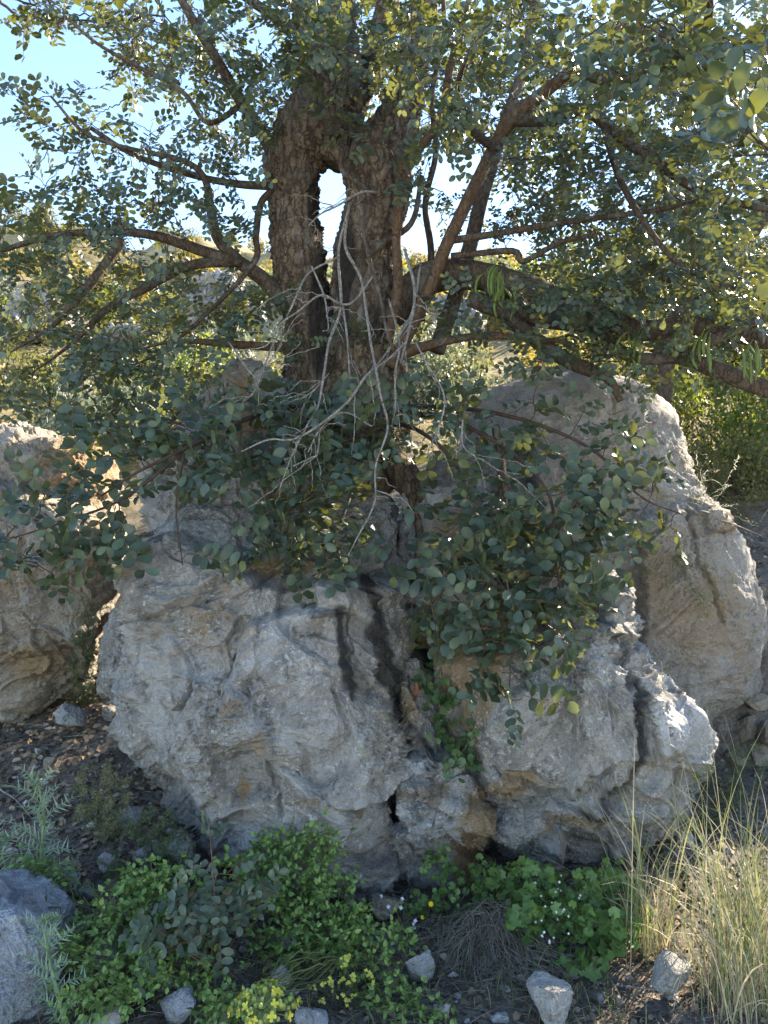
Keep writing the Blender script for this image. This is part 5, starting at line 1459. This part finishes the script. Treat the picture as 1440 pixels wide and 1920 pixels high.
M_geran = leaf_mat('geranium_like_leaf', [(0, (0.08, 0.15, 0.04)), (.5, (0.15, 0.25, 0.065)), (1, (0.25, 0.36, 0.11))], (0.38, 0.5, 0.08), .25, .5, stemc=(.12, .16, .05))
M_ivy = leaf_mat('dull_green_heart_leaf', [(0, (0.03, 0.068, 0.026)), (.5, (0.055, 0.11, 0.04)), (1, (0.095, 0.16, 0.06))], (0.3, 0.42, 0.08), .2, .5, stemc=(.10, .13, .05))
LOB = [lobed(600 + k, [.017, .021, .019, .023, .014, .02][k], 5, [.2, .24, .16, .22, .2, .26][k]) for k in range(6)]
HRT = [lobed(620 + k, .019, 1, .0) for k in range(4)]
b4 = G(1060, 1780)
gp = plant('round_leaved_herb', 'mat of lobed round leaved plants with tiny white flowers under the right boulder', 'herb', b4,
      [stem4(b4, (1000, 1720, 2.75), (960, 1660, 2.9)), stem4(b4, (1060, 1720, 2.75), (1060, 1660, 2.9)), stem4(b4, (1120, 1740, 2.72), (1160, 1670, 2.85)), stem4(b4, (1130, 1800, 2.62), (1180, 1780, 2.62))],
      [(980, 1655, 60, 40, 2.78, .06, 74), (1060, 1680, 80, 50, 2.72, .07, 100), (1030, 1730, 90, 34, 2.62, .06, 70), (1140, 1670, 60, 50, 2.72, .06, 66), (1140, 1750, 60, 44, 2.56, .06, 62), (1180, 1720, 40, 50, 2.74, .06, 18), (930, 1640, 30, 24, 2.9, .04, 12), (1090, 1800, 60, 20, 2.58, .04, 16)],
      LOB, M_geran, M_gstem, 300, RP, reach=.05, step=.03, toward=(0, -.75, .75), clamp=True)
b5 = G(840, 1720)
plant('parsley_like_herb', 'fresh green herb growing under the wedged rock beside the cleft', 'herb', b5,
      [stem4(b5, (830, 1680, 2.85), (820, 1620, 2.92)), stem4(b5, (870, 1680, 2.85), (880, 1650, 2.9))],
      [(830, 1620, 40, 40, 2.92, .05, 30), (860, 1680, 60, 34, 2.84, .05, 32), (910, 1640, 26, 30, 2.88, .04, 12), (780, 1700, 40, 26, 2.82, .04, 12)],
      LOB, M_geran, M_gstem, 120, RP, reach=.05, step=.02, toward=(0, -.7, .75), smin=.5, smax=.85, clamp=True)
iv = [P(x, y, surf(x, y) - .03) for x, y in [(790, 1245), (825, 1320), (850, 1380), (868, 1440)]]
ti = thing('creeping_herb', iv[-1], 'trailing heart leaved creeper hanging in the cleft over the wedged rock', 'creeper')
sk = Skel(); c = catmull(iv, 6); sk.add(c)
V, T = tube(c, .002, 5); g = Geo(); g.add(V, T)
tw = grow(sk, blob_targets([(800, 1265, 26, 26, 3.2, .0, 12), (825, 1310, 34, 36, 3.2, 0, 24), (845, 1375, 44, 36, 3.2, 0, 26), (865, 1430, 34, 30, 3.2, 0, 20)], RP, True, .03), RP, .0008, .004)
for p, r in tw:
    V, T = tube(p, r, 3, cap=False); g.add(V, T)
V, T, A = g.get(); part('stem', V, T, M_gstem, ti, A)
place_leaves(ti, leaves_on(tw, RP, 4, .04, .025, (0, -.9, .4), .35, .7, 1.15), HRT, M_ivy, 150)

# white and yellow flowers
def flower_geo(c, R, n, face, cup=.2):
    g = Geo()
    for k in range(n):
        a = k * 2 * math.pi / n
        V, T = leaflet(R, R * .75, 1, .1, -.1)
        M = xform((math.cos(a), math.sin(a), cup), (0, 0, 1), (0, 0, 0))
        g.add(V @ M[:3, :3].T, T)
    V, T, A = g.get()
    M = xform(np.cross(face, (0.2, .1, 1)), face, c)
    return V @ M[:3, :3].T + M[:3, 3], T, A
M_white = plain_mat('white_petal', (0.58, 0.58, 0.60), (0.70, 0.70, 0.71), 30, .6)
M_yell = plain_mat('yellow_petal', (0.75, 0.48, 0.01), (0.85, 0.60, 0.02), 30, .6)
for x, y in [(1000, 1651), (1010, 1698), (1028, 1698), (1043, 1668), (1052, 1664), (1038, 1700), (1014, 1722), (1058, 1718), (1048, 1672), (1036, 1764), (1094, 1674), (1070, 1750), (1015, 1752), (1046, 1711), (1045, 1642), (1024, 1676)]:
    d = 2.46 + .25 * (1764 - y) / 120
    for _ in range(RP.randint(1, 4)):
        q = P(x + RP.normal() * 7, y + RP.normal() * 6, d + RP.normal() * .03)
        V, T, A = flower_geo(q, RP.uniform(.0035, .0058), 4, np.array([RP.normal() * .5, -1, RP.uniform(.2, 1.2)]))
        fl = part('flower', V, T, M_white, gp, A)
        e = q + (RP.normal() * .012, .03, -.07)
        V, T = tube(catmull([q + (0, .003, 0), (q + e) / 2 + (.004, 0, .006), e], 3), .0007, 4)
        link('flower_stalk', make_mesh('flower_stalk', V - np.array(gp.location), T), M_gstem, fl)
mg = thing('yellow_flower', G(790, 1745), 'small yellow daisy like flowers at the foot of the wedged rock', 'flower')
for x, y, r in [(808, 1695, .010), (792, 1720, .008)]:
    d = 2.78
    V, T, A = flower_geo(P(x, y, d), r, 8, np.array([0, -1, .5]), .1)
    part('petals', V, T, M_yell, mg, A)
    V, T = tube(catmull([np.array(mg.location), (np.array(mg.location) + P(x, y, d)) / 2 + (.01, 0, .02), P(x, y, d) + (0, .004, 0)], 4), .0011, 4)
    part('stem', V, T, M_gstem, mg)
wf = thing('white_flower', G(762, 1770), 'small white flower spikes left of the yellow flowers', 'flower')
for x, y in [(755, 1685), (752, 1702), (775, 1732), (779, 1726), (776, 1740), (716, 1680), (728, 1700)]:
    d = 2.7
    V, T, A = flower_geo(P(x, y, d), .008, 4, np.array([RP.normal() * .4, -1, .4]))
    part('flower', V, T, M_white, wf, A)
    V, T = tube(catmull([np.array(wf.location) + (RP.normal() * .02, 0, 0), (np.array(wf.location) + P(x, y, d)) / 2 + (.012, 0, .02), P(x, y, d) + (0, .004, 0)], 4), .0009, 4)
    part('stem', V, T, M_gstem, wf)

# ------------------------------------------------------------------ thistles
M_thistle = leaf_mat('pale_spiny_thistle_leaf', [(0, (0.15, 0.22, 0.10)), (.5, (0.30, 0.37, 0.24)), (1, (0.58, 0.62, 0.50))], (0.4, 0.5, 0.2), .15, .5, stemc=(.20, .28, .12))
def thistle_leaf(seed, L=.19, n=9):
    rs = np.random.RandomState(seed)
    g = Geo()
    bx, by, bz = rs.uniform(-.25, .25), rs.uniform(1.5, 3), rs.uniform(.1, .5)
    sp = lambda t: np.array([t * L, L * (bx * t * t + .03 * math.sin(by * 3 * t)), .22 * L * math.sin(t * 2.2) - bz * L * t * t])
    pts = np.array([sp(t) for t in np.linspace(0, 1, 9)])
    d_ = np.linspace(.0042, .0008, 9)
    V = np.concatenate([pts + np.stack([0 * d_, d_, 0 * d_ + .001], -1), pts, pts - np.stack([0 * d_, d_, 0 * d_ - .001], -1)])
    T = []
    for k in range(8):
        for a, b in ((0, 9), (9, 18)):
            T += [(a + k, b + k, b + k + 1), (a + k, b + k + 1, a + k + 1)]
    g.add(V, T, np.stack([np.full(27, rs.rand() * .5), np.full(27, .5)], -1))
    for t in np.linspace(.08, .98, n):
        for s in (1, -1):
            for q in range(2):
                ln = L * (.27 * math.sin(math.pi * min(1, t * .85 + .2)) + .03) * rs.uniform(.4, 1.35) * (1 if q == 0 else .7)
                o = sp(t)
                dv = np.array([.45 + .25 * q + rs.uniform(-.3, .3), s * (1 - .25 * q), .45 - .75 * q + rs.uniform(-.35, .35)])
                dv /= np.linalg.norm(dv)
                wv = np.array([1, 0, 0.0]) * ln * .11
                V = np.array([o - wv, o + wv, o + dv * ln * .55 + wv * .35, o + dv * ln, o + dv * ln * .55 - wv * .35])
                g.add(V, [(0, 1, 2), (0, 2, 4), (4, 2, 3)], np.stack([np.array([.2, .2, .6, 1, .6]), np.zeros(5)], -1))
    return g.get()
THI = [thistle_leaf(700 + k, [.19, .16, .21, .15, .18, .13][k]) for k in range(6)]
def thistle(label, base, ctl, n, s0, s1, seed):
    rs = np.random.RandomState(seed)
    t = thing('thistle', base, label, 'thistle')
    c = catmull(np.array([base] + [P(*q) for q in ctl]), 10)
    V, T = tube(c, np.linspace(.008, .003, len(c)), 8)
    V += rs.normal(size=V.shape) * .0006
    part('stem', V, T, M_thistle, t, {'rnd': np.full(len(V), .4), 'stem': np.full(len(V), .9)})
    pl = []
    for k in range(n):
        u = k / n
        j = int(u * (len(c) - 1))
        a = k * 2.4 + rs.uniform(-.3, .3)
        ax = np.array([math.cos(a), math.sin(a) * .8, .15 + .7 * u])
        pl.append((xform(ax, (-.2 * math.cos(a), -.5, 1), c[j]), k % 6, (s0 + (s1 - s0) * u) * rs.uniform(.85, 1.15)))
    place_leaves(t, pl, THI, M_thistle, 100)
    hd = c[-1]                                              # bristly flower head
    for k in range(3):
        o = hd + rs.normal(size=3) * (.02, .015, .008)
        g = Geo()
        for _ in range(60):
            v = rs.normal(size=3); v[2] = abs(v[2]); v /= np.linalg.norm(v)
            w_ = np.cross(v, rs.normal(size=3)); w_ /= np.linalg.norm(w_)
            g.add(np.array([o + v * .006 + w_ * .0016, o + v * .006 - w_ * .0016, o + v * .026]), [(0, 1, 2)], np.full((3, 2), .4) * (1, .9))
        V, T, A = g.get(); part('flower_head', V, T, M_thistle, t, A)
tb1 = G(85, 1680)
thistle('tall pale spiny thistle at the left edge on the dark litter', tb1, [(78, 1600, tb1[1]), (82, 1530, tb1[1] + .01), (70, 1465, tb1[1] + .02)], 26, .92, .7, 1)
tb1b = G(-10, 1690)
thistle('pale thistle cut off by the left edge beside the tall one', tb1b, [(-6, 1640, tb1b[1]), (0, 1580, tb1b[1])], 18, .95, .7, 5)
tb2 = G(125, 1935)
thistle('spiny thistle in the bottom left corner in front of the bluish boulder', tb2, [(108, 1860, tb2[1]), (92, 1800, tb2[1] + .02), (80, 1730, tb2[1] + .05)], 22, .75, .55, 9)

# ------------------------------------------------------------------ wispy asparagus
M_asp = plain_mat('wispy_green', (0.05, 0.07, 0.03), (0.14, 0.17, 0.075), 12, .7, use_rnd=True)
M_asp2 = plain_mat('dry_wispy_green', (0.10, 0.11, 0.045), (0.23, 0.225, 0.11), 12, .7, use_rnd=True)
def wispy(label, base, blobs, mat, seed, n_need=34, nl=.018):
    rs = np.random.RandomState(seed)
    t = thing('wild_asparagus', base, label, 'wispy plant')
    sk = Skel(); sk.add(np.array([base, base + (0, 0, .02)]))
    tw = grow(sk, blob_targets(blobs, rs, True, .02), rs, .0006, .0025, .18)
    g = Geo()
    for p, r in tw:
        V, T = tube(p, r, 3, cap=False); g.add(V, T, np.full((len(V), 2), .2) * (1, 0))
    V, T, A = g.get(); part('stem', V, T, mat, t, A)
    g = Geo()
    for p, r in tw:
        for _ in range(n_need):
            o = p[-1] * (u := rs.rand()) + p[max(0, len(p) - 4)] * (1 - u) + rs.normal(size=3) * .006
            v = rs.normal(size=3); v /= np.linalg.norm(v)
            w_ = np.cross(v, rs.normal(size=3)); w_ /= np.linalg.norm(w_)
            L = nl * rs.uniform(.6, 1.5)
            V = np.array([o - w_ * .0011, o + w_ * .0011, o + v * L])
            g.add(V, [(0, 1, 2)], np.full((3, 2), rs.rand()) * (1, 0))
    V, T, A = g.get(); part('needles', V, T, mat, t, A, smooth=False, kind='stuff')
wispy('olive wispy plant on the dark litter left of the big boulder', G(215, 1580), [(190, 1480, 60, 60, 3.1, .12, 70), (200, 1540, 70, 40, 2.95, .1, 50)], M_asp2, 1)
wispy('dark green wispy plant over the cream stones under the left overhang', G(290, 1640), [(290, 1560, 60, 50, 2.9, .1, 60), (330, 1600, 40, 40, 2.8, .06, 30), (210, 1620, 30, 24, 2.8, .05, 16)], M_asp, 2)
wispy('dark wispy plant growing in the gap left of the leaning slab', G(150, 1330), [(160, 1240, 36, 70, 3.7, .06, 40), (150, 1150, 26, 40, 3.8, .05, 14)], M_asp, 3)
wispy('grey green wisps hanging over the lower face of the beige boulder', P(1270, 1040, surf(1270, 1040) - .01), [(1260, 1070, 60, 40, 3.6, .05, 34), (1330, 1110, 60, 50, 3.6, .05, 34)], M_asp2, 4, 16, .014)
wispy('dark green plant in the shade at the foot of the stone wall', G(1345, 1560), [(1350, 1480, 60, 50, 3.6, .1, 60), (1400, 1440, 40, 60, 3.7, .1, 34), (1300, 1540, 40, 30, 3.4, .06, 26)], M_asp, 5)
wispy('thin grey shrub twigs on the slope right of the beige boulder', G(1390, 990), [(1370, 930, 70, 30, 5.2, .2, 40), (1330, 850, 60, 60, 5.3, .2, 40), (1410, 860, 50, 40, 5.4, .2, 30)], M_asp2, 6, 22, .03)

# ------------------------------------------------------------------ grass tussock
M_blade = leaf_mat('grass_blade', [(0, (0.10, 0.155, 0.06)), (.5, (0.17, 0.22, 0.09)), (.7, (0.34, 0.31, 0.14)), (.8, (0.48, 0.41, 0.24)), (1, (0.60, 0.53, 0.36))], (0.5, 0.5, 0.2), .22, .5)
M_bladed = leaf_mat('straw_blade', [(0, (0.30, 0.24, 0.14)), (.5, (0.48, 0.41, 0.27)), (1, (0.62, 0.55, 0.40))], (0.5, 0.45, 0.25), .2, .6)
def blade(b, az, L, lean, w_, bend, rs, kink=False):
    n = 9
    t = np.linspace(0, 1, n)
    dirh = np.array([math.cos(az), math.sin(az), 0])
    ang = lean + bend * t ** 1.5
    st = np.stack([np.sin(ang)[:, None] * dirh + np.cos(ang)[:, None] * np.array([0, 0, 1.0])], 0)[0] * (L / (n - 1))
    pts = b + np.concatenate([[np.zeros(3)], np.cumsum(st[:-1], 0)])
    sd = np.cross(dirh, (0, 0, 1)) * (1 if not kink else 1) + rs.normal(size=3) * .4
    wv = (w_ * np.minimum(1, (1 - t) * 2.2 + .08) * np.minimum(1, .5 + t * 3))[:, None] * sd / np.linalg.norm(sd)
    fold = np.array([0, 0, 1.0]) * 0
    V = np.concatenate([pts - wv, pts + wv * 0 + np.array(dirh) * w_ * .35, pts + wv])
    T = []
    for k in range(n - 1):
        for a, c in ((0, n), (n, 2 * n)):
            T += [(a + k, c + k, c + k + 1), (a + k, c + k + 1, a + k + 1)]
    return V, np.array(T)
def tussock(label, cx, cy, spreadx, n, seed, big=True):
    rs = np.random.RandomState(seed)
    base = G(cx, cy)
    t = thing('grass_tussock', base, label, 'grass')
    for nm, cnt_, mat, lo, hi, rlo, rhi in (('green_blades', int(n * .45), M_blade, .30, .72, 0, .75), ('straw_blades', int(n * .55), M_bladed, .22, .58, 0, 1)):
        g = Geo()
        for _ in range(cnt_):
            b = base + np.array([rs.normal() * spreadx, rs.normal() * spreadx * .6, 0]); b[2] = ghs(b[0], b[1]) - .01
            az = rs.uniform(0, 6.28)
            V, T = blade(b, az, rs.uniform(lo, hi), abs(rs.normal()) * .22, rs.uniform(.0012, .0028), rs.uniform(.2, 1.5) * (1.0 if nm == 'green_blades' else 1.25), rs)
            g.add(V, T, np.full((len(V), 2), rs.uniform(rlo, rhi)) * (1, 0))
        V, T, A = g.get()
        part(nm, V, T, mat, t, A, kind='stuff')
    return t, rs, base
tt, rs_, tbase = tussock('tall tussock of green and straw coloured grass at the lower right edge', 1405, 1845, .10, 270, 3)
for k in range(34):                                       # long arching flower stalks, told apart one by one
    b = tbase + np.array([rs_.normal() * .12, rs_.normal() * .06, 0]); b[2] = ghs(b[0], b[1])
    V, T = blade(b, rs_.uniform(0, 6.28), rs_.uniform(.6, .95), abs(rs_.normal()) * .16, rs_.uniform(.0012, .002), rs_.uniform(.1, 1.3) if k % 3 else 2.0, rs_)
    part('stalk', V, T, M_bladed if k % 2 else M_blade, tt, {'rnd': np.full(len(V), rs_.uniform(.3, 1)), 'stem': np.zeros(len(V))})
tussock('thinner clump of bluish green grass between the round leaved plants and the tall tussock', 1215, 1790, .05, 90, 8)
tussock('second straw coloured clump in front of the tall tussock at the right edge', 1420, 1915, .08, 110, 12)
th = thing('grass_stalk', G(1300, 1720), 'thin dry grass stalks leaning across the right boulder', 'grass')
for a, m, e in [((1290, 1730, 2.75), (1150, 1560, 2.78), (985, 1395, 2.84)), ((1180, 1640, 2.8), (1120, 1500, 2.82), (1062, 1390, 2.86)), ((1280, 1600, 2.8), (1255, 1420, 2.86), (1240, 1240, 2.9)), ((1270, 1730, 2.72), (1180, 1620, 2.75), (1080, 1530, 2.8))]:
    V, T = tube(catmull([P(*a), P(*m), P(*e)], 8), np.linspace(.0013, .0006, 17), 4)
    part('stalk', V, T, M_bladed, th, {'rnd': np.full(len(V), .4), 'stem': np.zeros(len(V))})
# short grass in the flat ground
M_short = leaf_mat('short_grass', [(0, (0.05, 0.09, 0.03)), (.6, (0.10, 0.15, 0.05)), (1, (0.25, 0.24, 0.12))], (0.4, 0.45, 0.15), .2, .5)
g = Geo()
for q in np.vstack([on_ground(420, -.05, .75, 2.1, 2.9), on_ground(300, -1.1, 0.0, 2.05, 2.6), on_ground(160, -2, -.8, 2.5, 3.2)]):
    V, T = blade(q, RF.uniform(0, 6.28), RF.uniform(.04, .13), abs(RF.normal()) * .4, RF.uniform(.0008, .0016), RF.uniform(.2, 1.4), RF)
    g.add(V, T, np.full((len(V), 2), RF.rand()) * (1, 0))
V, T, A = g.get()
solid('short_grass', V, T, M_short, 'sparse short grass on the soil in front of the boulders', 'grass', attrs=A, kind='stuff')

# ------------------------------------------------------------------ spurge
M_spurge = leaf_mat('spurge_bract', [(0, (0.16, 0.24, 0.06)), (.5, (0.34, 0.38, 0.10)), (.8, (0.52, 0.52, 0.10)), (1, (0.68, 0.60, 0.06))], (0.6, 0.6, 0.1), .2, .5, stemc=(.3, .36, .14))
def ball(c, r, ax=(1, 1, 1), nu=7, nv=5):
    V = [(0, 0, 1)]
    for i in range(1, nv):
        a = math.pi * i / nv
        V += [(math.sin(a) * math.cos(2 * math.pi * j / nu), math.sin(a) * math.sin(2 * math.pi * j / nu), math.cos(a)) for j in range(nu)]
    V += [(0, 0, -1)]
    T = [(0, 1 + j, 1 + (j + 1) % nu) for j in range(nu)]
    for i in range(nv - 2):
        for j in range(nu):
            p, q = 1 + i * nu + j, 1 + i * nu + (j + 1) % nu
            T += [(p, p + nu, q + nu), (p, q + nu, q)]
    e = 1 + (nv - 1) * nu
    T += [(e, e - nu + (j + 1) % nu, e - nu + j) for j in range(nu)]
    return np.array(V) * r * np.array(ax) + c, np.array(T)
sb = G(490, 1900); sb = np.array([P(490, 1900, 2.0)[0], 2.0, ghs(P(490, 1900, 2.0)[0], 2.0)])
spg = thing('spurge', sb, 'yellow green domed spurge flower head at the bottom edge', 'flower')
hc = P(492, 1895, 2.0)
V, T = tube(catmull([sb, (sb + hc) / 2 + (.01, 0, 0), hc], 5), .005, 8)
part('stem', V, T, M_gstem, spg)
rs = np.random.RandomState(4)
for k in range(95):
    v = rs.normal(size=3); v[2] = abs(v[2]) * .9 + .05; v /= np.linalg.norm(v)
    o = hc + v * (.085, .075, .055) * rs.uniform(.72, 1.02)
    r = rs.uniform(.0050, .0078)
    V, T = ball(o, r, (1, 1, 1.25))
    g = Geo(); yl = rs.rand()
    g.add(V, T, np.stack([np.full(len(V), yl * .75), np.zeros(len(V))], -1))
    v2, t2 = tube([hc + (o - hc) * .35, o], .0012, 4, cap=False)
    g.add(v2, t2, np.full((len(v2), 2), .9))
    if k % 3 == 0:
        V, T, A = flower_geo(o + v * r * 1.2, r * 1.9, 4, v, .15)
        g.add(V, T, np.full((len(V), 2), 1.0) * (1, 0))
    V, T, A = g.get()
    part('bract', V, T, M_spurge, spg, A)
s2 = thing('small_spurge', G(640, 1885), 'slender spurge with scattered yellow green bracts right of the domed spurge head', 'herb')
bl = np.array(s2.location)
for k, (x, y) in enumerate([(605, 1848), (622, 1850), (640, 1838), (655, 1843), (667, 1835), (690, 1825), (700, 1840), (645, 1800), (655, 1792), (648, 1808), (605, 1880), (640, 1872), (650, 1878), (580, 1850), (665, 1868), (690, 1870), (620, 1838), (560, 1877)]):
    q = P(x, y, 2.28 + .04 * math.sin(k))
    V, T = tube(catmull([bl + (rs.normal() * .03, rs.normal() * .02, 0), (bl + q) / 2 + (rs.normal() * .02, 0, .01), q], 4), .0009, 4)
    part('stem', V, T, M_gstem, s2)
    g = Geo()
    for _ in range(4):
        V, T, A = flower_geo(q + rs.normal(size=3) * .006, .0065, 4, np.array([rs.normal() * .4, -.5, 1]), .1)
        g.add(V, T, np.stack([np.full(len(V), .85), np.zeros(len(V))], -1))
    V, T, A = g.get()
    part('bract', V, T, M_spurge, s2, A)

# ------------------------------------------------------------------ small loose things
M_red = plain_mat('red_brown_dry_leaf', (0.16, 0.05, 0.025), (0.28, 0.11, 0.05), 60, .6)
V, T = leaflet(.055, .02, 0, .6, .3)
M = xform((0, -.15, -1), (.4, -1, .2), P(780, 1278, surf(780, 1290) - .05))
solid('dead_leaf', V @ M[:3, :3].T + M[:3, 3], T, M_red, 'single reddish brown dry leaf hanging in the cleft', 'dead leaf')
M_root = plain_mat('rusty_rootlets', (0.12, 0.075, 0.045), (0.30, 0.21, 0.14), 30, .9)
g = Geo()
for _ in range(90):
    x0 = 882 + RP.normal() * 10
    ps = [(x0 + RP.normal() * 6, y, surf(x0, y) - .015 - .02 * RP.rand()) for y in (1560 + RP.rand() * 40, 1610, 1655 + RP.rand() * 30)]
    V, T = tube(catmull([P(*p) for p in ps], 3), np.linspace(.0011, .0005, 7), 3, cap=False)
    g.add(V, T)
V, T, A = g.get()
solid('hanging_rootlets', V, T, M_root, 'tangle of rusty rootlets hanging from the wedged rock into the cleft', 'roots', attrs=A)
for i, (pts, l) in enumerate([([(0, 1480), (30, 1500), (58, 1532)], 'curved grey stick lying on the dark litter at the left edge'), ([(1112, 1842), (1160, 1848), (1230, 1856)], 'thin grey stick on the soil right of the large pale stone'),
                              ([(170, 1612), (205, 1560), (262, 1562)], 'thin straw coloured stem arching over the stones at left'), ([(1300, 960), (1380, 985), (1440, 1010)], 'bare grey branch lying on the slope right of the beige boulder')]):
    q = [np.array(P(x, y, surf(x, y) - .012)) for x, y in pts]
    V, T = tube(catmull(q, 6), np.linspace(.005 if i != 2 else .0018, .002 if i != 2 else .001, 6 * (len(q) - 1) + 1), 7)
    solid('fallen_stick', V, T, M_dead, l, 'stick')
